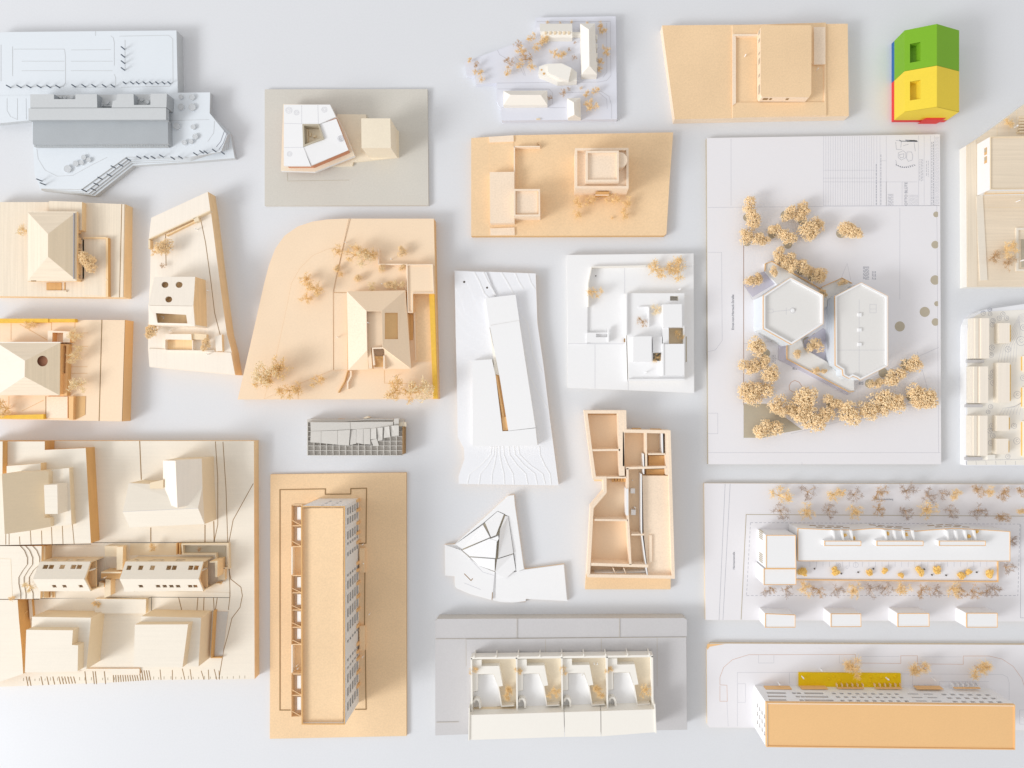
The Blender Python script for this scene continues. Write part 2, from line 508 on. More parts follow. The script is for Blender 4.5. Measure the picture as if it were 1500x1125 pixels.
# ================================================================ 1 cool white school site, top left
view(0, 20, 3.947)
model('site_model', 'cool white site model with long grey roofed school and pin trees, top left corner', 'model', 500, 500)
ub = [(-70, 112), (60, 106), (1020, 97), (1028, 462), (-70, 474)]
P1('upper_board', ('cool', 'coolg'), ub, 0, 17)
low = [(-70, 474), (1028, 462), (1028, 457), (1215, 455), (1212, 575), (1330, 690), (1357, 835), (1100, 856), (770, 878), (550, 1053), (235, 1020), (200, 930), (192, 760), (185, 615), (-70, 640)]
P1('lower_board', ('cool', 'coolg'), low, 0, 8)
cut = [[(770, 878), (550, 1053)], [(762, 864), (530, 1046)], [(752, 852), (512, 1040)], [(742, 840), (492, 1030)], [(730, 828), (470, 1016)]]
rc = [(1357, 835), (1348, 800), (1335, 778), (1316, 770), (1295, 760)]
for k in range(1, 5):
    (a, c) = cut[k]
    o = [(-70, 474), (1028, 462), (1028, 457), (1215, 455), (1212, 575), (1330 - k * 4, 690 + k * 3), (1330 - 13 * k, 775 + k * 6), (1100, 856 - 7 * k), a, c, (235, 1020 - 2 * k), (200, 930), (192, 760), (185, 615), (-70, 640)]
    P1('terrain_layer', ('cool', 'coolg'), o, 8 + (k - 1) * 2.4, 8 + k * 2.4)
ZB = 17.6
kerb = [[(5, 180), (5, 390)], [(72, 190), (72, 360)], [(80, 205), (372, 205), (378, 250), (378, 400), (365, 420), (60, 425)], [(410, 210), (640, 208)],
        [(552, 100), (552, 128)], [(640, 128), (655, 140), (660, 170), (660, 300)], [(660, 350), (668, 370), (668, 410), (650, 425), (415, 425)], [(690, 130), (975, 125), (998, 145), (1000, 395), (980, 420), (700, 425)],
        [(722, 152), (722, 330)], [(125, 275), (372, 275)], [(410, 275), (650, 275)], [(125, 330), (372, 330)], [(410, 330), (650, 330)]]
for k in kerb: lines('kerb_line', 'coolg', [k], 0.7, 17.0)
for k in [[(40, 490), (40, 560), (60, 595), (100, 612)], [(100, 490), (100, 612)], [(150, 490), (152, 612)], [(212, 780), (220, 840), (260, 905), (330, 940), (420, 935), (540, 870), (620, 830)],
      [(980, 618), (1210, 612)], [(1240, 620), (1235, 690), (1200, 740)]]: lines('kerb_line', 'coolg', [k], 0.6, 17.6)
for k in [[(1300, 670), (1275, 740), (1250, 770)], [(1312, 690), (1290, 750), (1265, 785)]]: lines('kerb_line', 'inkm', [k], 0.9, 17.6)
# long building
P1('lower_wing', ('coolgd', 'coolgd'), [(190, 618), (970, 615), (972, 752), (190, 755)], ZB, 29)
fb = B()
for i in range(84):
    x = 195 + i * 9.25
    fb.prism(rect(x, 756, x + 5.2, 768), ZB, 24)
part('facade_fins', fb, 'coolg')['kind'] = 'stuff'
P1('roof_band', ('coolg', 'coolgd'), [(165, 547), (960, 545), (960, 613), (165, 615)], 29, 37)
up = [(175, 466), (312, 466), (312, 494), (436, 494), (436, 466), (560, 465), (562, 543), (645, 543), (652, 505), (672, 500), (680, 464), (772, 464), (774, 528), (870, 527), (870, 463), (965, 462), (962, 543), (175, 545)]
P1('upper_wing', ('coolg', 'coolgd'), up, ZB, 36.2)
P1('court_floor', 'coolg', [(300, 470), (900, 466), (900, 535), (300, 538)], ZB, 25)
disc = B(); disc.tube(Vector((0, 0, 0)), Vector((0, 0, 1.0)), 1, 1, 18)
ring = B()
for i in range(18):
    t, u = 6.283 * i / 18, 6.283 * (i + 1) / 18
    ring.solid([Vector((math.cos(q) * r, math.sin(q) * r, 1)) for q, r in ((t, 1), (u, 1), (u, .8), (t, .8))],
               [Vector((math.cos(q) * r, math.sin(q) * r, 0)) for q, r in ((t, 1), (u, 1), (u, .8), (t, .8))])
DISC = disc.mesh('disc_tree', [MT['clear']]); RING = ring.mesh('disc_rim', [MT['coolg']])
def disc_tree(x, y, r, zb, h=9):
    rr = r / VW[2] * S
    p = W((x, y), zb + h); p.z = zb * S
    o = inst('disc_tree', DISC, p, (rr, rr, h * S))
    inst('disc_rim', RING, Vector((0, 0, .9)), (1.03, 1.03, .14), parent=o)
    inst('disc_rim', RING, Vector((0, 0, .0)), (.5, .5, 1.02), parent=o)
for x, y, r in [(1045, 480, 14), (1110, 482, 19), (1045, 538, 20), (1110, 540, 23), (1020, 650, 22), (1116, 655, 16), (1128, 710, 18), (1065, 745, 17), (1103, 738, 15), (390, 897, 24), (437, 866, 19), (470, 860, 16), (483, 830, 16), (512, 845, 15)]:
    disc_tree(x, y, r * .85, 17.6, 2.5)
for x, y, r in [(350, 480, 11), (372, 484, 10), (413, 483, 10), (583, 525, 14), (618, 512, 12), (792, 490, 12), (818, 496, 12), (850, 512, 12)]:
    disc_tree(x, y, r * .9, 25, 2)
pb = B(); pb.tube(Vector((0, 0, 0)), Vector((0, 0, 1)), .9 * S, .9 * S, 6)
PIN = pb.mesh('tree_pin', [MT['pin']])
def pin(x, y, zb, h): inst('tree_pin', PIN, W((x, y), zb), (1, 1, h * S))
for y in (207, 252, 288, 327): pin(721, y, 17, 8)
for x in (62, 122, 178, 237, 292, 345): pin(x, 428, 17, 8)
for x in (437, 495, 552, 612, 662): pin(x, 424, 17, 8)
for x in (728, 770, 803, 843, 880, 915, 952, 985): pin(x, 406, 17, 6.5)
for x, y in [(242, 968), (262, 990), (500, 1028), (553, 1022), (570, 992), (592, 958), (645, 940), (668, 893), (710, 882), (755, 850), (815, 838), (858, 838), (897, 838), (945, 830), (1010, 842), (1055, 838), (1140, 818), (1175, 806), (1200, 808), (1248, 798), (1298, 812)]:
    pin(x, y, 17.6, 10)

# ================================================================ 2 grey card board, faceted white house and cream cube
view(370, 100, 5.357)
model('site_model', 'grey cardboard plinth with angular white courtyard house and plain cream cube', 'model', 735, 620)
P1('base_board', 'buff', [(95, 165), (1372, 163), (1380, 1075), (95, 1078)], 0, 5)
P1('plinth', 'card', [(600, 742), (665, 360), (888, 362), (891, 390), (1145, 490), (1147, 698), (790, 737), (782, 765), (600, 766)], 5, 8)
lines('pencil_line', 'taupe', [[(272, 820), (275, 885), (760, 877)], [(850, 440), (762, 440), (810, 560), (850, 580)]], 0.5, 5)
cube = P1('cube_block', 'card', [(852, 393), (1080, 393), (1085, 625), (855, 625)], 8, 49)
outer = [(240, 282), (607, 285), (722, 495), (800, 688), (487, 812), (222, 805)]
P1('floor_slab', ('card', 'white'), outer, 16, 21)
P1('lower_wall', 'terra', inset(outer, 22), 8, 16)
roofo = [(245, 285), (607, 285), (655, 380), (752, 642), (460, 765), (245, 765)]
court = [(390, 437), (522, 437), (560, 553), (398, 615)]
wl = B(); ci = inset(court, -12)
wl.prism(inset(roofo, 10), 21, 36, [ci])
part('upper_wall', wl, 'terra')
def rz(p, dz=0):
    x, y = p[:2]
    # two shallow planes meeting on a fold from the court to the right edge
    return 38.0 + dz
fold_a, fold_b = (523, 437), (652, 380)
A = [(245, 285), (607, 285), (652, 380), fold_a, (390, 437), (397, 616), (455, 765), (245, 765)]
Bp = [(656, 396), (752, 642), (460, 762), (397, 620), (560, 555), (527, 440)]
P1('roof_panel', 'white', A, 36, 39.5)
b = B(); zs = [38, 36.5, 38.5, 39, 37.5, 38.0]
top = [W(p, z) for p, z in zip(Bp, zs)]
b.solid(top, [Vector((p.x, p.y, 36 * S)) for p in top]); part('roof_panel', b, 'white')
lines('roof_joint', 'ink', [[(385, 288), (385, 436)], [(512, 288), (516, 436)], [(248, 432), (388, 436)], [(248, 622), (395, 620)]], 0.35, 39.5, h=.1)
P1('court_floor', 'card', inset(court, -8), 21, 27)
P1('court_rim', 'taupe', court, 26, 39.9, [inset(court, 12)])
for x0, y0, x1, y1 in [(415, 470, 432, 600), (440, 500, 455, 530), (470, 520, 490, 540), (430, 575, 520, 590)]:
    P1('court_furniture', 'creamd', rect(x0 + 4, y0 + 4, x1 + 4, y1), 27, 30)
for x, y, r in [(285, 330, 26), (345, 348, 20), (563, 325, 22), (290, 672, 20), (690, 552, 24)]:
    lines('drawn_tree', 'ink', [circ(x, y, r * k, 14) + [(x + r * k, y)] for k in (.35, .7, 1)], .25, 39.5 if x != 690 else 38.2, h=.1)

# ================================================================ 3 milky acrylic site with white houses
view(660, 10, 5.556)
model('site_model', 'milky acrylic site model with white hipped houses and ochre twig trees', 'model', 850, 500)
ac = [(690, 87), (1345, 76), (1355, 915), (415, 926), (407, 830), (373, 760), (373, 620), (205, 628), (195, 560), (132, 555), (110, 450), (385, 350), (690, 240)]
P1('base_plate', 'acryl', ac, 0, 9)
lines('etched_line', 'ink', [[(700, 120), (1300, 118), (1305, 560), (1270, 600), (1200, 612), (380, 620)], [(1270, 130), (1272, 530), (1240, 575)], [(380, 350), (400, 390), (560, 480), (600, 560)], [(380, 668), (800, 668), (830, 700), (830, 790), (790, 810), (430, 812)],
      [(880, 700), (1230, 690), (1290, 730), (1310, 800), (1310, 910)], [(1210, 700), (1270, 750), (1275, 830)], [(415, 820), (940, 820)], [(520, 400), (580, 470), (610, 560)]], .45, 9)
e = [(725, 137), (990, 137), (992, 250), (738, 250)]
w = P1('bar_house', 'whitew', e, 9, 20)
b = B(); E = [W(p, 20) for p in e]; R = [W((728, 200), 27), W((991, 198), 27)]
b.face([E[0], E[1], R[1], R[0]]); b.face([E[3], E[2], R[1], R[0]]); b.face([E[0], E[3], R[0]]); b.face([E[1], E[2], R[1]]); b.face([q - Vector((0, 0, .3 * S)) for q in E])
part('roof', b, 'whitew', w)
for i in range(6):
    P1('dormer', 'creamd', rect(765 + i * 38, 200, 782 + i * 38, 214), 22, 27.5, parent=w)
b = B()
for i in range(7): b.prism(rect(745 + i * 34, 244, 768 + i * 34, 256), 9, 18)
part('porch', b, 'whitew', w)
hip_solid('tall_house', 'whitew', [(1055, 137), (1176, 137), (1192, 550), (1066, 550)], [(1126, 185), (1130, 478)], 24, 36, 9)
P1('link_wing', 'whitew', rect(992, 205, 1056, 232), 9, 16)
b = B()
for i in range(4): b.prism(rect(1186, 225 + i * 75, 1196, 262 + i * 75), 9, 20)
part('bay', b, 'whitew')
P1('angular_house', 'whitew', [(720, 486), (785, 464), (905, 460), (985, 498), (1028, 532), (1028, 605), (870, 610), (715, 545)], 9, 22)
P1('upper_storey', 'whitew', [(787, 463), (905, 460), (984, 497), (960, 600), (880, 575), (790, 530)], 22, 30)
P1('skylight', 'oak', circ(760, 543, 9, 10), 21, 22.6); P1('skylight', 'oak', circ(740, 512, 7, 10), 21, 22.6)
hip_solid('hipped_house', 'whitew', [(430, 684), (788, 682), (789, 800), (430, 802)], [(487, 716), (735, 717)], 18, 30, 9, vertical=False)
hip_solid('small_house', 'whitew', [(948, 745), (1057, 740), (1061, 906), (955, 905)], [(1003, 779), (1008, 878)], 18, 30, 9)
for x, y, r in [(155, 430, 26), (205, 470, 34), (195, 530, 22), (245, 530, 30), (255, 590, 28), (655, 240, 40), (770, 250, 52), (730, 290, 30), (545, 310, 40), (570, 350, 44), (480, 450, 48), (610, 415, 55), (560, 460, 40), (660, 480, 40), (460, 520, 38), (845, 370, 40), (910, 385, 42), (700, 330, 34),
                (1005, 415, 24), (970, 345, 18), (1010, 290, 15), (785, 128, 16), (895, 130, 12), (985, 122, 14), (1108, 130, 14), (1220, 150, 30), (1235, 195, 36), (1268, 350, 42), (1222, 440, 32), (1210, 505, 28), (805, 745, 26), (915, 700, 34), (965, 665, 18), (1065, 660, 14), (1105, 710, 32), (1180, 685, 34), (1145, 810, 58)]:
    tree('golden' if random.random() < .75 else 'brown', x, y, r, 9)
P1('stone', 'creamd', rect(698, 908, 730, 916), 9, 11)

# ================================================================ 4 tan slab with a big plain house
view(950, 10, 3.125)
model('house_model', 'thick tan slab carrying one large flat roofed house, beside the coloured block', 'model', 490, 300)
P1('base_board', ('mdf', 'mdf_lt'), [(62, 85), (912, 77), (917, 500), (120, 515)], 0, 16)
P1('terrace_plate', ('mdf', 'mdf_lt'), [(384, 84), (812, 72), (814, 497), (386, 508)], 16, 18, [[(398, 140), (500, 140), (500, 260), (748, 260), (806, 264), (806, 436), (398, 438)]])
P1('garden_kerb', 'mdf_lt', [(384, 128), (400, 138), (400, 440), (384, 452)], 18, 19.5)
P1('garden_kerb', 'mdf_lt', rect(386, 124, 506, 134), 18, 20)
P1('side_terrace', 'mdf_lt', [(757, 92), (810, 92), (810, 262), (757, 264)], 18, 19.5)
ho = [(520, 84), (742, 84), (746, 92), (745, 398), (735, 414), (520, 412), (507 + 6, 400), (513, 96)]
hs = P1('house', ('mdf', 'mdf_lt'), ho, 17, 33.5)
for y0, y1 in [(100, 116), (138, 152), (200, 208), (228, 252), (300, 312), (350, 390)]:
    b = B(); p0, p1 = W((513, y0), 33.5), W((513, y1), 33.5)
    b.grid([p0 + Vector((-.5 * S, 0, -9 * S)), p1 + Vector((-.5 * S, 0, -9 * S)), p1 + Vector((-.5 * S, 0, -3 * S)), p0 + Vector((-.5 * S, 0, -3 * S))], [], .4)
    part('window', b, 'taupe', hs)
for x0, x1 in [(530, 552), (560, 570), (636, 648)]:
    b = B(); p0, p1 = W((x0, 412.5), 33.5), W((x1, 412.8), 33.5); o = Vector((0, -.5 * S, 0))
    b.grid([p0 + o + Vector((0, 0, -9 * S)), p1 + o + Vector((0, 0, -9 * S)), p1 + o + Vector((0, 0, -4 * S)), p0 + o + Vector((0, 0, -4 * S))], [], .4)
    part('window', b, 'burnt', hs)
figure(440, 228, 16); figure(770, 290, 16)

# ================================================================ 5 coloured foam house
model('block_house', 'small gabled foam house in green, yellow, red and blue blocks', 'model', 1275, 320)
xl, xr, xm, y0, ym, y1 = 1306, 1383, 1342, 64, 121.5, 179
ze, zr_, zsp = 37, 54, 8
P = lambda x, y, z: G(x, y, z)
def gable(name, m, ya, yb, win):
    w = B()
    for y in (ya, yb):
        w.face([P(xl, y, zsp), P(xr, y, zsp), P(xr, y, ze), P(xm, y, zr_), P(xl, y, ze)])
    for x in (xl, xr):
        w.face([P(x, ya, zsp), P(x, yb, zsp), P(x, yb, ze), P(x, ya, ze)])
    o = part(name, w, m)
    F = [P(xl, ya, ze), P(xl, yb, ze), P(xm, yb, zr_), P(xm, ya, zr_)]
    r = B(); nn = (F[1] - F[0]).cross(F[3] - F[0]).normalized(); nn = nn if nn.z > 0 else -nn
    r.grid(F, [win], .6, n=nn)
    r.slab([P(xr, ya, ze), P(xr, yb, ze), P(xm, yb, zr_), P(xm, ya, zr_)], .6)
    part('roof', r, m, o)
    q = B(); u0, u1, v0, v1 = win
    c = [on_face(F, u0, v0), on_face(F, u1, v0), on_face(F, u1, v1), on_face(F, u0, v1)]
    dn = Vector((0, 0, -13 * S))
    for i in range(4): q.face([c[i], c[(i + 1) % 4], c[(i + 1) % 4] + dn, c[i] + dn])
    q.face([k + dn for k in c])
    part('window', q, m, o)
    return o
gable('green_half', 'green', y0, ym, (.36, .82, .17, .50))
gable('yellow_half', 'yellow', ym + .3, y1, (.28, .74, .17, .50))
b = B(); b.gprism([(xl, y0), (xr, y0), (xr, ym), (xl, ym)], 0, zsp); part('blue_base', b, 'blue')
b = B(); b.gprism([(xl, ym + .2), (xr, ym + .2), (xr, y1), (xl, y1)], 0, zsp); part('red_base', b, 'red')
b = B(); b.gprism([(xm + 6, y1), (xr - 6, y1), (xr - 12, y1 + 2.5), (xm + 2, y1 + 2.5)], 0, 16); part('red_step', b, 'red')

# ================================================================ 6 plywood house with hip roof, left edge
view(0, 280, 6.619)
model('house_model', 'pale plywood hip roofed house model with one brown side, upper left edge', 'model', 600, 560)
P1('base_board', ('ply', 'ply_edge'), [(-120, 106), (474, 106), (850, 112), (1212, 126), (1200, 1030), (-120, 1018)], 0, 18)
P1('rear_block', ('ply', 'ply_edge'), [(475, 95), (795, 105), (793, 378), (475, 380)], 18, 27)
lines('groove', 'burnt', [[(1180, 126), (1158, 1030)]], .9, 18)
P1('edge_step', 'ply', [(1186, 126), (1205, 126), (1192, 1028), (1176, 1028)], 18, 18.8)
fl = [(272, 208), (732, 208), (735, 860), (268, 868)]
P1('floor_slab', ('ply', 'ply_edge'), [(262, 860), (800, 860), (800, 452), (1040, 452), (1040, 470), (262, 470)], 18, 19)
w = P1('wall', ('ply', 'ply_edge'), [(262, 196), (742, 198), (742, 872), (262, 874)], 30, 34)
P1('core', 'mdf_edge', inset(fl, 34), 18.5, 30.5)
for ya, yb in [(205, 232), (270, 395), (440, 495), (540, 560), (590, 650), (690, 800), (840, 868)]:
    P1('pier', ('ply_edge', 'ply_edge'), [(690, ya), (736, ya), (736, yb), (690, yb)], 18.5, 30, parent=w)
P1('sill', 'ply_edge', [(735, 205), (745, 205), (745, 866), (735, 866)], 18.5, 21)
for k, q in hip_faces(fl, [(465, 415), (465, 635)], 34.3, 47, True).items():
    part('roof_panel', B().slab(q, 1.2), 'ply_h' if k in ('top', 'bottom') else ('veneer' if k == 'right' else 'ply'))  # right slope's shade is put into a darker ply colour
part('roof_gap', B().bar((714, 212), (712, 850), .9, 34, 36.4), 'inkm')
P1('terrace', ('ply', 'ply_edge'), [(815, 458), (1026, 458), (1028, 1018), (815, 1010)], 18, 19.2)
P1('garden_wall', ('ply_edge', 'oak'), [(1028, 452), (1046, 452), (1048, 1022), (1026, 1022)], 18, 24)
P1('garden_wall', 'ply_edge', [(806, 446), (1030, 446), (1030, 458), (806, 458)], 18, 22)
P1('stair_pit', 'oak', rect(450, 886, 597, 962), 18, 18.5); P1('stair_pit', 'mdf_edge', rect(620, 886, 632, 976), 18, 18.5)
P1('bench', 'ply', rect(446, 962, 640, 976), 18, 20)
P1('vent', 'burnt', rect(300, 866, 345, 874), 33, 34.6)
tree('yarrow', 850, 680, 92, 19, 22); tree('pale', 210, 380, 60, 18, 14)
figure(1060, 868, 18)

# ================================================================ 7 narrow tilted plot with round skylights
view(190, 270, 3.876)
model('house_model', 'narrow cream plot model of a house with three round skylights', 'model', 330, 600)
o = [(122, 190), (443, 42), (462, 160), (492, 400), (523, 640), (552, 850), (580, 955), (600, 1083), (112, 1037), (104, 930), (108, 690), (116, 535)]
P1('base_board', ('birch', 'ply_edge'), o, 0, 22)
P1('rear_terrace', ('birch', 'ply_edge'), [(122, 190), (443, 42), (458, 150), (108, 310)], 22, 27)
b = B(); b.bar((106, 312), (456, 150), 1.4, 22, 29); part('garden_wall', b, 'creamd')
b = B(); b.bar((206, 290), (368, 210), 1.6, 22, 27); part('garden_wall', b, 'ply_edge')
P1('garden_wall', 'creamd', [(362, 193), (388, 185), (394, 205), (368, 216)], 22, 29)
P1('side_wall', ('creamd', 'ply_edge'), [(106, 312), (116, 318), (116, 362), (106, 366)], 22, 29)
lines('groove', 'burnt', [[(400, 185), (430, 330), (460, 545), (482, 730), (512, 850)], [(203, 270), (206, 462)], [(512, 850), (532, 950)], [(366, 890), (366, 940)]], .9, 22)
zb_, zf_, zr2 = 50, 58, 55
tp = [W((140, 525), zb_), W((372, 525), zb_), W((362, 690), zf_), W((105, 686), zf_)]
b = B(); xs = []
hl = []
for cx_, cy_ in [(200, 570), (280, 570), (221, 653)]:
    ring_ = []
    for x, y in circ(cx_, cy_, 20, 18, 18):
        t = (y - 525) / 163.0
        ring_.append(W((x, y), zb_ + (zf_ - zb_) * t))
    hl.append(ring_)
hs = B()
bl = [W((140, 525), zb_), W((372, 525), zb_), W((362, 690), zf_), W((370, 805), zr2), (W((110, 796), zr2)), W((105, 686), zf_)]
# walls: right gable side, left side, front, back as plates
def wallp(pts, mm, name='wall', parent=None):
    q = B(); q.solid(pts, [Vector((p.x, p.y, 22 * S)) for p in pts]); return part(name, q, mm, parent)
R_ = [bl[1], bl[2], bl[3]]; off = Vector((-2 * S, 0, 0))
def sidew(R, off):
    q = B(); n = len(R)
    a = R + [Vector((p.x, p.y, 22 * S)) for p in reversed(R)]
    q.solid(a, [p + off for p in a]); return q
hw = part('wall', sidew(R_, off), 'ply_edge')
part('wall', sidew([bl[0], bl[5], bl[4]], -off), 'birch')
part('wall', sidew([bl[3], bl[4]], Vector((0, 2 * S, 0))), 'birch')
part('wall', sidew([bl[0], bl[1]], Vector((0, -2 * S, 0))), 'birch')
part('roof_panel', B().slab(tp, 1.5, hl), 'birch')
fr = [W((105, 688), zf_), W((362, 692), zf_), W((370, 805), zr2), W((110, 796), zr2)]
wh = [W((147, 731), 57), W((320, 741), 57), W((328, 790), 56), (W((157, 786), 56))]
part('roof_panel', B().slab(fr, 1.5, [wh]), 'birch')
P1('upper_floor', 'ply_edge', [(150, 535), (360, 535), (350, 795), (118, 790)], 40, 44)
lines('chair', 'white', [[(175, 748), (195, 752), (190, 765)]], .7, 46)
P1('front_wing', ('birch', 'ply_edge'), [(200, 850), (350, 850), (352, 884), (202, 880)], 22, 30)
P1('front_court', 'ply_edge', [(202, 884), (354, 884), (356, 938), (200, 936)], 22, 22.6)
b = B(); b.bar((200, 884), (200, 938), 1, 22, 29); b.bar((356, 884), (357, 940), 1, 22, 29); b.bar((200, 942), (480, 946), 1, 22, 27); part('court_wall', b, 'birch')
P1('rear_step', ('creamd', 'ply_edge'), [(350, 846), (436, 852), (434, 884), (352, 880)], 22, 28)
P1('shed', ('birch', 'ply_edge'), [(482, 866), (522, 852), (526, 946), (490, 948)], 22, 28)
P1('front_slope', ('birch', 'ply_edge'), [(106, 932), (575, 956), (598, 1080), (112, 1036)], 22, 23.5)
tree('yarrow', 200, 350, 52, 22, 22); tree('yarrow', 120, 825, 44, 22, 20); tree('yarrow', 430, 910, 34, 22, 15); tree('golden', 135, 385, 22, 22, 8); tree('brown', 185, 460, 18, 22, 8)
figure(452, 605, 22); figure(240, 832, 22); figure(385, 258, 22); figure(450, 965, 23)

# ================================================================ 8 peach house model with yellow hedge, left edge
view(0, 450, 6.2476)
model('house_model', 'peach house model with yellow foam hedge and round hole in its hip roof', 'model', 500, 580)
P1('base_board', ('mdf_peach', 'mdf_or'), [(-120, 116), (1145, 116), (1117, 1045), (-120, 1024)], 0, 20)
lines('groove', 'burnt', [[(932, 114), (906, 1042)]], 1.1, 20)
P1('street_board', ('mdf_peach', 'burnt'), [(940, 116), (1143, 118), (1115, 1044), (914, 1041)], 20, 21)
P1('hedge', 'gold', [(-120, 104), (440, 104), (440, 138), (-120, 142)], 20, 27); P1('hedge', 'gold', [(443, 106), (685, 106), (685, 136), (443, 136)], 20, 26)
P1('hedge', 'gold', [(-120, 992), (200, 985), (398, 980), (398, 1024), (-120, 1020)], 20, 26)
lines('scored_line', 'mdf_edge', [[(100, 150), (100, 300)], [(180, 155), (430, 300)], [(470, 140), (470, 210)], [(685, 136), (685, 190)], [(745, 235), (805, 235)], [(745, 358), (805, 358)], [(80, 815), (80, 900)], [(200, 950), (400, 850)], [(640, 545), (800, 545)], [(640, 605), (800, 605)]], .6, 20)
P1('shed', ('mdf_lt', 'mdf_or'), [(436, 214), (640, 222), (640, 322), (436, 322)], 20, 29, [[(480, 232), (578, 234), (575, 318), (478, 318)]])
e = [(-31, 325), (552, 325), (546, 806), (-31, 806)]
P1('wall', ('mdf_lt', 'mdf_or'), [(-20, 335), (545, 335), (540, 798), (-20, 798)], 20, 35)
P1('balcony', ('mdf_or', 'mdf_edge'), [(552, 335), (628, 338), (612, 810), (550, 810)], 20, 27, [[(570, 350), (606, 352), (598, 606), (566, 604)]])
F = hip_faces(e, [(228, 490), (225, 636)], 35.5, 50)
ring_ = [];
for x, y in circ(388, 493, 49, 24):
    t = (550 - x) / 323.0
    ring_.append(W((x, y), 35.5 + 14.5 * t))
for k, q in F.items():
    part('roof_panel', B().slab(q, 1.2, [ring_] if k == 'right' else []), 'ply_h' if k in ('top', 'bottom') else ('veneer' if k == 'right' else 'cream'))  # lighting put into slope colours: paler on the left, darker on the right
P1('attic_floor', 'terra', [(300, 400), (480, 400), (480, 590), (300, 590)], 36, 37.5)
P1('roof_edge', 'whitew', rect(-30, 318, 552, 325), 34, 36)
P1('light_well', ('mdf_lt', 'mdf_edge'), [(424, 818), (618, 818), (618, 1016), (424, 1012)], 20, 22)
lines('groove', 'burnt', [[(420, 815), (420, 1015)]], 1.3, 20)
P1('parking_pit', 'mdf_edge', [(626, 815), (782, 815), (778, 985), (690, 1030), (628, 1030)], 20, 20.6)
P1('pit_wall', 'mdf_or', [(628, 815), (672, 815), (668, 1030), (630, 1030)], 20, 25)
for x, y, r in [(690, 260, 70), (670, 465, 60), (700, 710, 92), (720, 380, 40)]: tree('pale', x, y, r, 20, 20)
tree('golden', 30, 930, 90, 20, 16); tree('golden', 270, 165, 60, 20, 10)

# ================================================================ 9 large peach board with rounded corner
view(330, 300, 3.7515)
model('house_model', 'large peach board with rounded corner and hip roofed house with roof terrace', 'model', 650, 600)
curve = [(68, 1070), (130, 800), (180, 580), (215, 425), (240, 330), (275, 240), (325, 170), (400, 118), (480, 92), (560, 80), (650, 76), (1146, 76), (1168, 1068)]
P1('base_board', ('mdf_peach', 'mdf_or'), curve, 0, 18)
P1('road_rim', ('mdf_peach', 'mdf_edge'), [(270, 880), (320, 650), (365, 430), (410, 350), (480, 280), (560, 245), (640, 228), (680, 76), (685, 76), (645, 240), (595, 470), (595, 905), (400, 985), (215, 1065)], 18, 18.8)
lines('scored_line', 'burnt', [[(680, 77), (640, 260), (608, 400), (592, 480), (594, 905)]], .3, 18.8, h=.08)
lines('kerb_edge', 'mdf_edge', [[(215, 1065), (270, 880), (320, 650), (365, 430), (410, 350), (480, 280), (560, 245), (640, 228)]], .45, 18.6)
lines('scored_line', 'mdf_edge', [[(592, 482), (668, 482)], [(594, 908), (668, 905)], [(875, 910), (875, 980), (1000, 982)], [(400, 985), (400, 1068)]], .5, 18)
P1('forecourt', 'mdf_peach', [(598, 485), (668, 485), (672, 905), (598, 908)], 18, 19.2)
P1('extension', ('mdf_peach', 'mdf'), [(997, 328), (1140, 326), (1146, 486), (1030, 487), (1030, 592), (1002, 592)], 18, 33, [])
part('parapet', B().ring([(997, 328), (1140, 326), (1146, 486), (1030, 487), (1030, 592), (1002, 592)], 1.2, 33, 35), 'mdf_lt')
P1('drive', 'mdf', [(1035, 492), (1135, 492), (1140, 860), (1045, 860)], 18, 19)
P1('hedge', 'gold', [(1120, 490), (1148, 490), (1165, 1066), (1142, 1066)], 18, 24)
P1('drive_kerb', 'mdf_peach', [(1034, 590), (1044, 590), (1050, 855), (1044, 858)], 19, 21)
e = [(668, 476), (990, 470), (1022, 902), (676, 908)]
P1('wall', ('mdf_peach', 'mdf'), [(676, 480), (992, 476), (1010, 896), (682, 902)], 18, 32)
P1('basement_well', 'oak', [(1003, 600), (1036, 602), (1030, 742), (1003, 742)], 18, 19.5)
zE, zR = 33, 50
L0, L1, R0, R1 = (775, 583), (779, 800), (860, 583), (864, 782)
part('roof_panel', B().slab([W((676, 908), zE), W((668, 476), zE), W(L0, zR), W(L1, zR)], 1.2), 'mdf_lt', text='bright left roof slope')  # lit slope painted paler than the other slopes
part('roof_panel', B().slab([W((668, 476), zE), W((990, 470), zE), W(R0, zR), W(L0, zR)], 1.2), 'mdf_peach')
def rs(x, y):
    xe = 990 + (y - 470) * 32 / 432; xr_ = 861
    t = (xe - x) / (xe - xr_); return W((x, y), zE + (zR - zE) * t)
part('roof_panel', B().slab([W((990, 470), zE), W((1022, 902), zE), W(R1, zR), W(R0, zR)], 1.2, [[rs(877, 593), rs(949, 593), rs(950, 738), rs(877, 738)]]), 'mdf_peach')
part('skylight', B().slab([rs(870, 585), rs(956, 585), rs(956, 746), rs(870, 746)], 1.0, down=Vector((0, 0, 1))), 'mdf_edge').location.z -= 2.2 * S
part('roof_panel', B().slab([W((1022, 902), zE), W((876, 902), zE), W((874, 800), 43), W(R1, zR)], 1.2), 'mdf_peach')
part('roof_panel', B().slab([W((788, 905), zE), W((676, 908), zE), W(L1, zR), W((781, 800), 49.5)], 1.2), 'mdf_peach')
P1('roof_terrace', ('mdf_peach', 'mdf_edge'), [(775, 583), (860, 583), (864, 782), (800, 785), (808, 900), (790, 902), (779, 800)], 36, 43)
P1('stair_wall', 'mdf_lt', [(805, 785), (868, 782), (868, 790), (812, 792), (822, 880), (812, 882)], 43, 47)
for i in range(5):
    P1('stair', 'mdf_edge' if i else 'oak', rect(820, 832 + i * 12, 869, 844 + i * 12), 33, 40 - i * 1.2)
P1('stair_wall', 'mdf_lt', rect(868, 828, 876, 900), 33, 42)
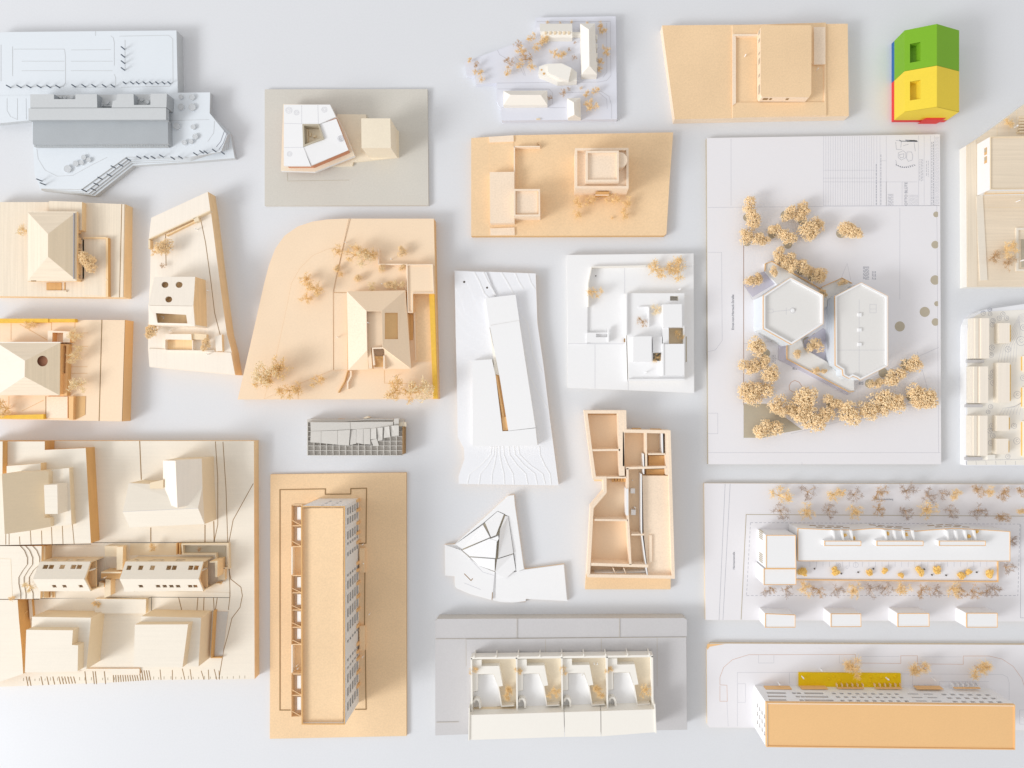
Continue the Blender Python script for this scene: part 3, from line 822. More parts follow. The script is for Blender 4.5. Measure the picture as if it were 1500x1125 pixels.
b = B(); b.bar((841, 242), (841, 326), 1.6, 18, 25); b.bar((841, 327), (1000, 327), 1.6, 18, 25); b.bar((996, 327), (993, 470), 1.4, 18, 26); part('garden_wall', b, 'mdf_lt')
b = B(); b.line([(672, 910), (655, 970), (620, 1032)], 1.2, 18, 23); part('ramp_wall', b, 'mdf_edge')
b = B(); b.line([(690, 912), (690, 940), (672, 975), (672, 1012)], 2.2, 18, 23); part('ramp_wall', b, 'mdf_lt')
for k, x, y, r in [('golden', 705, 270, 48), ('pale', 760, 285, 55), ('golden', 800, 270, 48), ('yarrow', 975, 260, 30), ('yarrow', 972, 345, 20), ('yarrow', 865, 348, 24), ('yarrow', 617, 345, 22), ('yarrow', 732, 405, 24), ('pale', 805, 450, 30), ('yarrow', 905, 440, 30), ('pale', 950, 440, 34),
                   ('golden', 440, 405, 36), ('golden', 490, 460, 55), ('golden', 440, 510, 34), ('pale', 225, 930, 75), ('golden', 280, 900, 70), ('golden', 205, 980, 50), ('golden', 340, 1020, 52), ('golden', 395, 1010, 40), ('golden', 505, 975, 40), ('golden', 930, 1020, 70), ('pale', 1070, 1010, 72), ('golden', 1010, 1035, 55), ('golden', 620, 250, 34), ('golden', 630, 380, 22)]:
    tree(k, x, y, r, 18)
for x, y, z in [(665, 210, 18), (620, 728, 19), (915, 300, 18), (790, 650, 43), (803, 888, 36), (930, 945, 18), (865, 437, 18)]: figure(x, y, z)

# ================================================================ 10 tan board with two parapet boxes
view(670, 180, 4.545)
model('site_model', 'long tan board with flat roofed villa with round bay and small parapet garage', 'model', 750, 420)
P1('base_board', ('mdf', 'mdf_edge'), [(92, 101), (205, 93), (375, 82), (1437, 63), (1412, 400), (1392, 738), (1378, 750), (92, 753)], 0, 10)
P1('pavement', 'mdf_lt', [(208, 93), (374, 82), (375, 124), (214, 130)], 10, 12)
P1('pavement', 'mdf_lt', [(218, 702), (380, 696), (382, 746), (220, 748)], 10, 12)
P1('sunken_ramp', 'mdf', [(214, 132), (374, 126), (376, 322), (216, 326)], 10, 10.5)
P1('deck', 'mdf_lt', [(215, 327), (378, 325), (380, 664), (218, 668)], 10, 22)
b = B(); b.bar((378, 158), (550, 157), 1.8, 10, 18); b.bar((379, 158), (379, 440), 1.8, 10, 18); part('garden_wall', b, 'mdf_lt')
g = [(375, 440), (550, 440), (551, 620), (375, 622)]
w = P1('garage', ('mdf_lt', 'mdf_lt'), g, 10, 33); part('parapet', B().ring(g, 2.6, 33, 37.5), ['mdf_lt'], w)
lines('joint', 'mdf_edge', [[(390, 455), (537, 455), (537, 607), (390, 607), (390, 455)]], .8, 33.2, w)
h = [(783, 168), (1140, 166), (1140, 436), (783, 436)]
w = P1('villa', ('mdf_lt', 'mdf_lt'), h, 10, 44, [])
part('parapet', B().ring(h, 3.4, 44, 50), ['mdf_lt'], w)
i2 = [(855, 186), (1075, 184), (1075, 390), (855, 392)]
w2 = P1('upper_storey', 'mdf_lt', i2, 44, 58); part('parapet', B().ring(i2, 3.0, 58, 62), 'mdf_lt', w2)
bay = [(1075, 196)] + [(1085 + 46 * math.sin(t), 246 - 50 * math.cos(t)) for t in [i * math.pi / 12 for i in range(13)]] + [(1075, 296)]
P1('round_bay', 'mdf_lt', bay, 44, 57)
b = B()
y_ = (572 - (572 - (180 + 436 / 4.545)) * (1 - .05))
x0_, x1_ = 810 + (670 + 912 / 4.545 - 810), 810 + (670 + 1000 / 4.545 - 810)
b.gprism([(x0_, y_ - .2), (x1_, y_ - .2), (x1_, y_ + .8), (x0_, y_ + .8)], 10, 34); part('entrance', b, 'oak')
b = B(); b.gprism([(x0_, y_), (x1_, y_), (x1_, y_ + 2), (x0_, y_ + 2)], 21, 23); part('canopy', b, 'mdf_lt')
for x, y, r in [(800, 530, 42), (885, 525, 40), (1030, 515, 48), (1130, 530, 42), (800, 610, 36), (1115, 610, 42)]: tree('golden', x, y, r, 10, 13)
tree('golden', 1030, 632, 12, 10, 4); tree('brown', 545, 145, 20, 10, 6)

# ================================================================ 11 white contour model with slit
view(650, 380, 3.214)
model('site_model', 'white layered contour model with a long white building split by a wooden slit', 'model', 290, 560)
o = [(50, 52), (433, 66), (441, 300), (470, 500), (500, 750), (541, 1064), (70, 1057), (70, 1020), (97, 940), (95, 890), (66, 835), (56, 300)]
P1('base_board', ('foam', 'mdf_peach'), o, 0, 12)
import itertools
ctr = [[(52, 60), (95, 75), (120, 130), (150, 200), (195, 290), (230, 330)], [(52, 130), (80, 180), (100, 250), (160, 300), (215, 340)], [(54, 210), (90, 270), (150, 330), (225, 380)], [(56, 290), (110, 350), (170, 380), (228, 420)], [(56, 370), (120, 410), (180, 440), (230, 455)], [(58, 440), (100, 465), (170, 475)]]
for k, c in enumerate(ctr):
    P1('terrain_layer', ('foam', 'white'), c + [(240, 470 if k > 3 else c[-1][1]), (240, 160), (200, 60), (53, 54)], 11.8 + (5 - k) * .35, 12.2 + (5 - k) * .35)
for k, c in enumerate([[(141, 58), (165, 100), (190, 160), (215, 185)], [(185, 58), (205, 100), (245, 170)], [(270, 60), (300, 110), (330, 165)], [(335, 63), (350, 100), (375, 140)], [(395, 66), (410, 110), (430, 140)], [(355, 250), (395, 300), (420, 450), (462, 530)], [(380, 420), (400, 540), (440, 620), (488, 700)]]):
    b = B(); b.line(c, 1.8, 11.5, 12.35 + (2 if c[0][0] < 200 else 0)); part('contour_strip', b, 'white')
for k, (xa, xb) in enumerate([(225, 110), (238, 165), (248, 225), (262, 285), (280, 330), (305, 395), (330, 440), (350, 478), (450, 505)]):
    pts = [(xa, 880), (xa + (xb - xa) * .05, 920), (xa + (xb - xa) * .45, 970), (xb - (xb - xa) * .1, 1010), (xb, 1060)]
    b = B(); b.line(pts, 1.5, 11.5, 12.35); part('contour_strip', b, 'white')
up = [(196, 182), (338, 166), (356, 288), (215, 312)]
P1('rear_roof', 'white', up, 12, 22)
P1('right_wing', ('white', 'whitew'), [(216, 312), (355, 288), (432, 792), (304, 807), (262, 548)], 12, 23.2)
P1('left_wing', ('white', 'whitew'), [(135, 476), (226, 470), (244, 548), (276, 809), (304, 808), (432, 794), (441, 876), (136, 880)], 12, 23)
P1('slit_floor', ('mdf_edge', 'oak'), [(241, 540), (268, 548), (304, 806), (278, 808)], 12, 17)
P1('slit_floor', 'whitew', [(215, 318), (232, 400), (268, 548), (241, 540)], 12, 18)
P1('slit_beam', ('mdf_or', 'oak'), [(244, 548), (252, 546), (284, 740), (276, 742)], 17, 20)
P1('slit_end', 'mdf_or', [(274, 742), (297, 740), (303, 804), (279, 806)], 17, 19)
for x, y in [(96, 106), (204, 133)]:
    P1('peg', 'dark', circ(x, y, 5, 10), 11.5, 14)

# ================================================================ 12 white courtyard house
view(820, 360, 4.89)
model('house_model', 'square white courtyard house model with cubic blocks and small trees', 'model', 510, 560)
P1('base_board', ('white', 'whitew'), [(50, 66), (958, 55), (963, 1055), (490, 1035), (56, 1017)], 0, 9)
P1('garden_terrace', 'white', [(50, 66), (958, 55), (959, 141), (620, 145), (225, 150), (200, 270), (197, 700), (56, 700)], 9, 12)
b = B(); b.line([(620, 143), (228, 152), (203, 272), (204, 436)], 1.5, 9, 18); part('garden_wall', b, 'whitew')
b = B(); b.bar((468, 345), (474, 690), 1.5, 9, 15); b.bar((474, 690), (482, 970), 1.2, 9, 16); part('garden_wall', b, 'white')
lines('scored_line', 'ink', [[(58, 702), (470, 702)], [(252, 705), (252, 1022)], [(490, 965), (490, 1034)], [(465, 160), (465, 340)]], .35, 9)
P1('pool_frame', 'white', [(192, 622), (355, 622), (355, 692), (192, 692)], 12, 14, [[(260, 630), (340, 630), (340, 655), (260, 655)]])
P1('post', 'white', rect(343, 590, 354, 690), 12, 17)
pod = [(475, 340), (893, 340), (894, 965), (492, 966)]
P1('podium', ('white', 'whitew'), pod, 9, 20, [[(790, 360), (850, 360), (850, 393), (790, 393)], [(667, 768), (731, 768), (731, 824), (667, 824)], [(782, 588), (884, 588), (884, 702), (782, 702)]])
P1('court_floor', 'greyc', rect(660, 762, 738, 830), 9, 10); P1('court_floor', 'creamd', rect(782, 585, 890, 702), 9, 10); P1('court_floor', 'greyc', rect(785, 352, 856, 398), 9, 10)
P1('terrace_wall', 'white', [(475, 340), (483, 340), (483, 640), (475, 640)], 20, 24)
b = B(); b.bar((638, 440), (638, 580), 1.4, 20, 26); b.bar((562, 438), (635, 436), .8, 20, 23); part('terrace_wall', b, 'white')
for q in [[(737, 420), (874, 418), (876, 582), (742, 584)], [(525, 650), (658, 648), (658, 828), (525, 830)], [(745, 704), (892, 703), (893, 926), (746, 930)]]:
    P1('cube_block', 'white', q, 20, 36)
P1('cube_block', 'white', [(668, 652), (733, 650), (733, 764), (668, 766)], 20, 28)
P1('cube_block', 'white', [(740, 586), (780, 586), (780, 702), (740, 702)], 20, 30)
P1('edge_wall', 'white', [(735, 700), (745, 700), (746, 930), (736, 930)], 20, 37)
P1('front_kerb', 'white', [(490, 955), (894, 952), (896, 966), (492, 968)], 20, 24)
P1('side_slot', 'taupe', rect(902, 650, 910, 832), 9, 9.6); P1('side_screen', 'white', rect(893, 648, 901, 835), 9, 17)
P1('post', 'white', circ(862, 310, 7, 8), 9, 20); P1('post', 'white', circ(897, 568, 8, 8), 9, 18); P1('post', 'white', circ(893, 598, 8, 8), 9, 18)
P1('peg', 'dark', circ(258, 215, 4, 8), 9, 10.5); P1('door', 'burnt', rect(461, 664, 469, 690), 9, 13)
for k, x, y, r, z in [('golden', 690, 165, 66, 9), ('golden', 800, 165, 50, 9), ('golden', 855, 170, 68, 9), ('golden', 255, 325, 45, 9), ('brown', 597, 540, 38, 20), ('pale', 695, 460, 38, 20), ('golden', 860, 635, 32, 10), ('golden', 695, 800, 32, 10)]:
    tree(k, x, y, r * 1.2, z, 15 if z < 15 else 8)
figure(615, 908, 20, 1.2)

# ================================================================ 13 large plan board with two hexagonal roofs
view(1020, 180, 2.1634)
model('site_model', 'large white plan board with two hexagonal roofs ringed by fluffy tan trees', 'model', 405, 560)
bb = P1('base_board', ('paper', 'taupe'), [(33, 48), (772, 36), (776, 1082), (38, 1082)], 0, 8)
Z = 8
grid_ = []
for i in range(22):
    x = 403 + i * 7.6
    grid_.append([(x, 42), (x, 262)])
lines('plan_table', 'ink', grid_ + [[(402, 150), (565, 150)], [(402, 175), (565, 175)], [(402, 187), (700, 187)], [(402, 262), (770, 262)], [(572, 42), (572, 262)], [(582, 42), (582, 262)], [(602, 42), (602, 262)], [(602, 120), (582, 120)],
      [(704, 40), (704, 262)], [(602, 187), (602, 262)], [(652, 187), (652, 262)], [(722, 40), (722, 262)], [(742, 40), (742, 262)], [(755, 40), (755, 262)]], .32, Z, bb, .1)
lines('plan_line', 'ink', [[(36, 268), (772, 262)], [(36, 1045), (774, 1045)], [(762, 262), (768, 1045)], [(150, 380), (150, 1000)], [(150, 700), (280, 690)], [(645, 270), (645, 560)], [(505, 830), (760, 715), (768, 712)], [(700, 725), (735, 850)],
      [(240, 740), (480, 860), (505, 850)], [(36, 920), (68, 920), (68, 985), (36, 985)], [(36, 410), (80, 410), (82, 690), (60, 720), (36, 725)], [(300, 985), (765, 870)], [(110, 50), (110, 262)], [(410, 700), (415, 760)], [(170, 490), (150, 510), (178, 560)], [(460, 490), (478, 445), (490, 500)], [(335, 1083), (335, 1075)]], .4, Z, bb, .1)
lines('plan_line', 'rosy', [[(294, 834), (296, 846), (306, 853), (330, 851), (362, 866)], [(150, 375), (150, 895)], [(362, 866), (345, 852), (334, 834), (326, 822), (312, 816), (300, 822), (294, 834)]], 1.0, Z, bb, .1)
P1('lawn_print', 'taupe', [(150, 890), (222, 890), (335, 972), (262, 985), (215, 998), (150, 998)], 7.8, 8.15, parent=bb)
P1('paved_print', 'lilac', [(340, 690), (402, 650), (414, 660), (414, 755), (342, 715)], 7.8, 8.25, parent=bb)
P1('paved_print', 'lilac', [(150, 515), (178, 485), (222, 468), (266, 500), (178, 552)], 7.8, 8.2, parent=bb)
for x, y, r in [(645, 645, 16), (724, 599, 16), (757, 498, 15), (757, 386, 12), (760, 290, 9), (762, 573, 8), (758, 631, 12)]:
    r_ = min(r, 767 - x)
    P1('tree_dot', 'taupe', [(min(px, 766), py) for px, py in circ(x, y, r, 20)], 7.8, 8.2, parent=bb)
for x, y, r in [(160, 300, 12), (180, 322, 12), (282, 293, 15), (336, 310, 14), (458, 350, 15), (160, 378, 13), (240, 355, 12), (290, 385, 14), (352, 692, 14), (380, 680, 15), (548, 826, 14), (592, 792, 15), (665, 766, 17), (680, 868, 14), (425, 885, 15), (300, 915, 14), (220, 730, 14), (365, 490, 12), (330, 470, 12), (300, 455, 12), (270, 435, 12)]:
    P1('tree_dot', 'taupe', circ(x, y, r, 18), 7.8, 8.2, parent=bb)
text('Ernst-von-Harnack-Straße', 116, 600, 3.6, Z, math.pi / 2, 'inkd', bb)
text('OTTO BLÜTE', 665, 225, 4.2, Z, math.pi / 2, 'inkm', bb)
def jot(x0, y0, x1, y1, n, w, mm='inkm', vertical=True):
    seg = []
    for i in range(n):
        t = (i + .5) / n
        if vertical:
            x = x0 + (x1 - x0) * t; y = y0
            while y < y1:
                L = random.uniform(4, 10); seg.append([(x, y), (x, min(y + L, y1))]); y += L + random.uniform(1.5, 3)
        else:
            y = y0 + (y1 - y0) * t; x = x0
            while x < x1:
                L = random.uniform(4, 10); seg.append([(x, y), (min(x + L, x1), y)]); x += L + random.uniform(1.5, 3)
    lines('small_print', mm, seg, w, Z, bb, .1)['kind'] = 'stuff'
jot(606, 225, 625, 262, 5, .5); jot(672, 228, 702, 262, 8, .45, 'ink'); jot(706, 115, 720, 185, 3, .5); jot(726, 120, 738, 170, 2, .5); jot(744, 60, 754, 260, 2, .8); jot(757, 45, 770, 260, 4, .4, 'ink'); jot(569, 130, 571, 260, 1, .8); jot(584, 100, 586, 260, 1, .7)
jot(528, 455, 548, 497, 6, .7); jot(556, 470, 570, 497, 3, .8); jot(225, 485, 262, 502, 4, .7, 'inkm', False); jot(176, 520, 196, 536, 4, .7, 'inkm', False); jot(238, 735, 252, 765, 3, .6); jot(268, 725, 274, 750, 2, .6); jot(515, 820, 530, 830, 4, .8, 'inkm', False); jot(305, 775, 320, 782, 2, .9, 'inkd', False)
lines('key_plan', 'inkm', [[(632, 55), (650, 58), (648, 78)], [(632, 60), (634, 84), (652, 84)], [(656, 72), (672, 68)], [(640, 95), (655, 88), (664, 95), (664, 110), (650, 118), (640, 110), (640, 95)], [(668, 92), (682, 92), (686, 104), (684, 118), (672, 122), (666, 112), (668, 92)],
      [(632, 118), (636, 135), (650, 142), (668, 138), (690, 132)], [(690, 62), (694, 90)], [(644, 100), (658, 98), (656, 110), (646, 110), (644, 100)]], .4, Z, bb, .1)
dots_ = [[(630 + random.random() * 70, 54 + random.random() * 4), (632 + random.random() * 70, 56 + random.random() * 4)] for _ in range(8)] + [[(632 + i * 6.5, 132 + 8 * math.sin(i / 3)), (635 + i * 6.5, 134 + 8 * math.sin(i / 3))] for i in range(10)]
lines('key_plan', 'inkd', dots_, 1.0, Z, bb, .1)['kind'] = 'stuff'
# plinth between the two halls
P1('plinth', ('roofw', 'white'), [(218, 445), (240, 438), (402, 540), (402, 560), (300, 560), (218, 470)], 8, 14); part('plinth_rim', B().line([(218, 470), (219, 446), (240, 438), (402, 530)], .9, 13, 16), 'mdf_edge')
P1('plinth', ('roofw', 'white'), [(398, 520), (462, 490), (496, 508), (440, 560), (402, 590)], 8, 14); part('plinth_rim', B().line([(398, 520), (462, 491), (494, 508)], .9, 13, 16), 'mdf_edge')
P1('plinth', ('roofw', 'white'), [(288, 700), (330, 680), (342, 716), (412, 756), (446, 790), (500, 815), (500, 852), (486, 854), (288, 748)], 8, 16); part('plinth_rim', B().line([(288, 702), (288, 748), (486, 853), (500, 851)], .9, 15, 18), 'mdf_edge')
P1('plinth_steps', 'lilac', [(262, 705), (287, 705), (287, 748), (330, 772), (480, 852), (480, 862), (262, 750)], 8, 10)
h1 = [(213, 547), (299, 490), (402, 545), (402, 637), (302, 702), (213, 652)]
skirt = [(206, 545), (213, 547), (213, 652), (302, 702), (296, 708), (206, 658)]
w = P1('hexagon_hall', ('roofw', 'cool'), h1, 8, 54, [])
part('roof_rim', B().ring(h1, 2.6, 54, 58), ['white'], w); part('rim_edge', B().ring(inset(h1, -.7), .4, 55, 58.3), 'mdf_or', w)
fb = B()
for i in range(5):
    z = 14 + i * 8
    fb.line([(213, 545), (211.5, 547), (211.5, 653), (302, 704)], .5, z, z + 1)
part('facade_band', fb, 'ink', w)
lines('drawn_roof', 'ink', [[(225, 590), (243, 590), (243, 602), (225, 602)], [(243, 598), (305, 592)], [(285, 585), (285, 608)], circ(306, 594, 9, 14) + [(315, 594)]], .35, 54, w, .1)
P1('roof_light', 'white', circ(306, 594, 5, 12), 54, 56, parent=w)
h2 = [(440, 549), (523, 506), (607, 549), (607, 770), (520, 815), (510, 808), (496, 802), (484, 810), (466, 800), (464, 782), (441, 768)]
w = P1('long_hall', ('roofw', 'cool'), h2, 8, 40)
part('roof_rim', B().ring(h2, 2.4, 40, 43.4), ['white'], w); part('rim_edge', B().ring(inset(h2, -.7), .4, 41, 43.6), 'mdf_or', w)
for i, (x, z) in enumerate([(415, 14), (421, 20), (427, 26), (433, 32)]):
    P1('facade_step', ('lilac', 'cool'), [(x, 560 - i * 4), (442, 548), (442, 770), (x, 758 + i * 3)], 8 + i * 6, z, parent=w)
lines('drawn_roof', 'ink', [[(516, 560), (516, 800)], [(550, 575), (570, 575), (570, 602), (550, 602), (550, 575)], [(550, 590), (570, 590)], [(445, 720), (600, 720)]], .35, 40, w, .1)
for y in (608, 656, 702): P1('roof_light', 'white', rect(513, y - 5, 524, y + 5), 40, 42, parent=w)
YT = [(172, 268, 30), (188, 312, 27), (163, 362, 24), (185, 362, 28), (215, 372, 20), (258, 340, 26), (298, 365, 28), (296, 288, 25), (340, 272, 24), (330, 295, 20), (350, 335, 34), (385, 320, 24), (365, 360, 20), (482, 330, 30), (500, 345, 26), (468, 335, 22),
      (262, 415, 24), (290, 432, 26), (320, 450, 28), (350, 465, 24), (385, 482, 30), (246, 470, 16), (170, 500, 22), (198, 490, 20), (465, 505, 13), (404, 538, 13), (380, 700, 27), (320, 735, 15), (382, 785, 12), (408, 787, 10),
      (190, 715, 34), (170, 775, 30), (205, 760, 30), (242, 795, 34), (165, 845, 30), (200, 850, 38), (180, 870, 30), (255, 895, 34), (300, 910, 26), (355, 875, 44), (340, 915, 34), (375, 950, 44), (405, 930, 32), (228, 970, 40), (435, 885, 27), (490, 930, 42), (545, 920, 34), (595, 885, 44), (635, 890, 32),
      (572, 826, 22), (630, 803, 34), (690, 765, 30), (695, 865, 34), (735, 865, 38), (715, 885, 30)]
for x, y, r in YT:
    zb = 14 if (x, y) in [(246, 470), (465, 505), (404, 538), (320, 735), (382, 785), (408, 787)] else 8
    tree('yarrow', x, y, r, zb, min(26, 9 + r / VW[2] * 1.1), 'fluffy_tree')

# ================================================================ 14 cream house on the right edge
view(1390, 130, 3.7455)
model('house_model', 'cream house model cut by the right picture edge, tall white gable wall', 'model', 380, 640)
o = [(95, 312), (150, 278), (265, 196), (412, 85), (560, -10), (720, -10), (720, 1086), (98, 1087)]
P1('base_board', ('ply_h', 'whitew'), o, 0, 16)
P1('street_strip', 'ply', [(100, 320), (150, 280), (155, 1085), (102, 1086)], 16, 16.5)
P1('road', 'cream', [(152, 590), (186, 580), (198, 800), (212, 1050), (172, 1052), (160, 830)], 16, 17.2)
w = P1('house', ('ply_h', 'white'), [(228, 262), (720, 256), (720, 548), (228, 552)], 16, 46)
part('parapet', B().ring([(228, 262), (720, 256), (720, 548), (228, 552)], 1.0, 46, 47.4), 'creamd', w)
P1('front_gallery', ('ply_h', 'ply_edge'), [(232, 552), (720, 548), (720, 566), (200, 574)], 30, 36, parent=w)
xw = (810 + (1390 + 228 / 3.7455 - 810) * (1 - .046))
for ya, yb in [(324, 362), (372, 408)]:
    y0g, y1g = [572 + (130 + y / 3.7455 - 572) * (1 - .036) for y in (ya, yb)]
    b = B(); b.gprism([(xw - .5, y0g), (xw + 1, y0g), (xw + 1, y1g), (xw - .5, y1g)], 33, 38.5); f = part('window', b, 'mdf_edge', w)
    b = B(); b.gprism([(xw - .8, y0g + 1), (xw - .4, y0g + 1), (xw - .4, y1g - 4), (xw - .8, y1g - 4)], 33.6, 37.8); part('pane', b, 'taupe', w)
lines('scored_line', 'creamd', [[(265, 196), (265, 260)], [(330, 150), (330, 258)], [(372, 120), (372, 256)], [(190, 650), (500, 652)]], .6, 16)
for i in range(6): P1('step', 'creamd', [(388, 150 + i * 16), (500, 150 + i * 16), (500, 160 + i * 16), (388, 160 + i * 16)], 16, 17 + i * .8)
P1('garden_frame', 'cream', [(370, 762), (520, 762), (520, 1000), (370, 1000)], 16, 18, [[(382, 775), (510, 775), (510, 990), (382, 990)]])
P1('garden_bed', 'taupe', rect(398, 826, 510, 980), 16, 16.8)
tree('golden', 335, 188, 34, 16, 10); tree('brown', 260, 920, 48, 16, 16); tree('golden', 330, 880, 50, 16, 16); tree('brown', 340, 960, 44, 16, 14)
figure(370, 620, 16, 1.2); figure(392, 945, 16, 1.2); figure(360, 212, 16, 1.2)

# ================================================================ 15 white foam estate on the right edge
view(1390, 430, 4.167)
model('site_model', 'white foam estate model with rounded corner and rows of cream housing blocks, right edge', 'model', 380, 560)
o = [(106, 1050), (106, 240), (112, 190), (130, 150), (165, 120), (210, 100), (470, 62), (760, 40), (760, 1050)]
P1('base_board', ('foam', 'white'), o, 0, 15)
P1('plan_sheet', ('whitew', 'white'), [(112, 1046), (112, 240), (120, 190), (140, 155), (170, 130), (215, 112), (760, 80), (760, 1046)], 15, 15.5)
for k in range(7):
    lines('printed_contour', 'ink', [[(300 + 18 * k, 420), (320 + 16 * k, 330 - 4 * k), (370 + 12 * k, 250), (430, 130 + 8 * k), (480, 115 + 8 * k)], [(310 + 20 * k, 740), (330 + 18 * k, 700), (400 + 8 * k, 690 - 4 * k), (480, 650 - 4 * k)]], .25, 15.5, h=.1)
lines('printed_line', 'inkm', [[(105 + 60 * i, 1022), (108 + 60 * i, 1046)] for i in range(6)] + [[(112, 1020), (470, 1010)]], .3, 15.5, h=.1)
for x, y, r in [(210, 120, 14), (250, 98, 12), (252, 125, 12), (308, 150, 14), (330, 125, 14), (352, 150, 14), (270, 165, 14), (265, 190, 14), (262, 330, 16), (258, 375, 15), (360, 340, 18), (268, 480, 14), (252, 510, 14), (270, 545, 16), (418, 618, 22), (255, 690, 14), (240, 722, 12), (262, 808, 15), (250, 838, 15), (268, 868, 15), (255, 912, 15), (398, 808, 16), (415, 900, 20), (360, 995, 14), (455, 515, 18), (135, 213, 10), (440, 290, 28), (455, 208, 18)]:
    lines('drawn_tree', 'inkm', [circ(x, y, r, 14) + [(x + r, y)], circ(x + 3, y - 2, r * .4, 8)], .35, 15.5, h=.1)
for (x0, y0, x1, y1) in [(145, 150, 246, 396), (137, 445, 240, 668), (135, 745, 236, 990)]:
    w = P1('long_block', ('birch', 'cream'), rect(x0, y0, x1, y1), 15.5, 27)
    d = (x1 - x0)
    P1('roof_strip', 'cream', rect(x0 + d * .16, y0, x0 + d * .34, y1), 27, 28.6, parent=w); P1('roof_strip', 'birch', rect(x0 + d * .52, y0, x1, y1), 27, 29.6, parent=w)
    for t in range(4): P1('balcony', 'gold', rect(x0 - 14, y0 + 12 + t * (y1 - y0) / 4.2, x0 - 6, y0 + 42 + t * (y1 - y0) / 4.2), 15.5, 20, parent=w)
    P1('garage', 'greyd', rect(x0 - 34, y1 + 8, x0 + 70, y1 + 26), 15.5, 19, parent=w)
for (x0, y0, x1, y1) in [(306, 180, 372, 304), (300, 422, 372, 666), (294, 745, 366, 840), (292, 886, 364, 980)]:
    w = P1('small_block', ('birch', 'cream'), rect(x0, y0, x1, y1), 15.5, 26)
    P1('balcony', 'gold', rect(x1, y0 + 12, x1 + 5, y1 - 10), 15.5, 22, parent=w)
for (y0, y1) in [(380, 480), (570, 700), (780, 1000)]:
    w = P1('long_block', ('birch', 'cream'), rect(478, y0, 560, y1), 15.5, 27); P1('balcony', 'gold', rect(444, y0 + 5, 470, y1 - 10), 15.5, 16.5, parent=w)
P1('stair_tower', 'whitew', rect(238, 985, 282, 1015), 15.5, 20)

# ================================================================ 16 small grey egg-crate building
view(430, 590, 8.3333)
model('study_model', 'small grey cardboard egg-crate study model with loose roof flaps', 'model', 750, 420)
P1('base_board', 'greyc', [(165, 200), (1330, 200), (1330, 640), (165, 645)], 0, 14.5)
ncol, nrow = 16, 7
X0, X1, Y0, Y1 = 172, 1335, 215, 642
for i in range(ncol):
    x = X0 + (X1 - X0) * i / (ncol - 1) * (1 if i < ncol - 1 else 1)
    part('upright_strip', B().bar((x, Y0 + 20), (x, Y1), .75, 14.5, 19), ['greyc'])
for j in range(nrow + 1):
    y = Y0 + 20 + (Y1 - Y0 - 20) * j / nrow
    part('cross_strip', B().bar((X0, y), (X1 - 8, y), .75, 14.5, 18.6), ['greyc'])
P1('side_board', 'card', [(1284, 235), (1372, 240), (1372, 290), (1284, 285)], 14, 18)
b = B(); b.bar((1335, 290), (1335, 625), 1.5, 3, 20); part('side_board', b, 'burnt')
P1('roof_flap', 'greyc', [(205, 237), (688, 238), (690, 328), (210, 346)], 20.5, 22)
P1('roof_flap', 'greyc', [(690, 236), (1215, 232), (1215, 278), (940, 320), (690, 326)], 20, 21.5)
def flap(q, zs):
    t = [W(p, z) for p, z in zip(q, zs)]
    b = B(); b.solid(t, [p - Vector((0, 0, .9 * S)) for p in t]); part('roof_flap', b, 'greyc')
flap([(210, 348), (335, 344), (335, 490), (205, 482)], [22, 22, 20, 20])
flap([(338, 344), (535, 338), (535, 512), (338, 492)], [22.4, 22.4, 19.8, 20])
flap([(538, 338), (690, 330), (676, 520), (538, 514)], [22.8, 23, 20, 19.8])
flap([(695, 332), (765, 326), (762, 500), (690, 515)], [21, 21, 19.6, 19.6])
flap([(768, 322), (850, 318), (848, 505), (764, 488)], [22, 22, 19.8, 19.8]); flap([(853, 318), (935, 316), (936, 510), (853, 505)], [22.5, 22.5, 20, 20])
flap([(938, 320), (1010, 308), (1012, 440), (942, 446)], [21.5, 23, 22, 20.5]); flap([(945, 452), (1015, 440), (1042, 525), (972, 528)], [20, 20.5, 19.4, 19.4])
flap([(1016, 308), (1088, 300), (1085, 458), (1030, 465)], [22, 24, 20, 20]); flap([(1096, 296), (1168, 286), (1180, 420), (1102, 430)], [22, 24.5, 21, 20]); flap([(1172, 286), (1218, 278), (1280, 400), (1195, 410)], [22, 24, 20.5, 20]); flap([(1222, 275), (1284, 274), (1284, 402), (1232, 400)], [24, 24.5, 21.5, 21])
flap([(1225, 195), (1284, 190), (1284, 268), (1225, 272)], [22, 22, 21, 21])
b = B(); b.line([(640, 222), (800, 212), (930, 200), (1215, 205)], 1.6, 3, 17); part('curved_fence', b, 'greyc')
P1('timber_scrap', 'mdf_edge', [(510, 215), (545, 195), (640, 200), (690, 222)], 3, 12)
P1('scrap', 'card', [(850, 185), (890, 165), (930, 180), (880, 195)], 3, 14)

# ================================================================ 17 big hillside model with six buildings
view(0, 630, 2.885)
model('site_model', 'big cream layered hillside model with six buildings, lower left corner', 'model', 530, 560)
P1('base_board', ('cream', 'ply_edge'), [(-60, 46), (1073, 46), (1076, 1052), (640, 1056), (480, 1066), (-60, 1087)], 0, 16)
P1('plateau', ('cream', 'oak'), [(-60, 48), (189, 48), (189, 84), (362, 76), (384, 478), (-60, 488)], 16, 35)
P1('upper_plateau', ('cream', 'oak'), [(-60, 48), (11, 48), (10, 186), (-60, 186)], 35, 44)
tick = [[(24, 440), (24, 484)], [(38, 438), (38, 484)], [(82, 450), (84, 484)], [(128, 425), (131, 484)], [(175, 425), (177, 484)], [(217, 410), (220, 483)], [(263, 405), (266, 482)], [(303, 370), (313, 481)]]
lines('contour_cut', 'burnt', tick, .85, 35)
lines('contour_cut', 'dark', [[(-60, 489), (384, 482)], [(384, 476), (965, 474)], [(-60, 715), (165, 715)]], .6, 16.2)
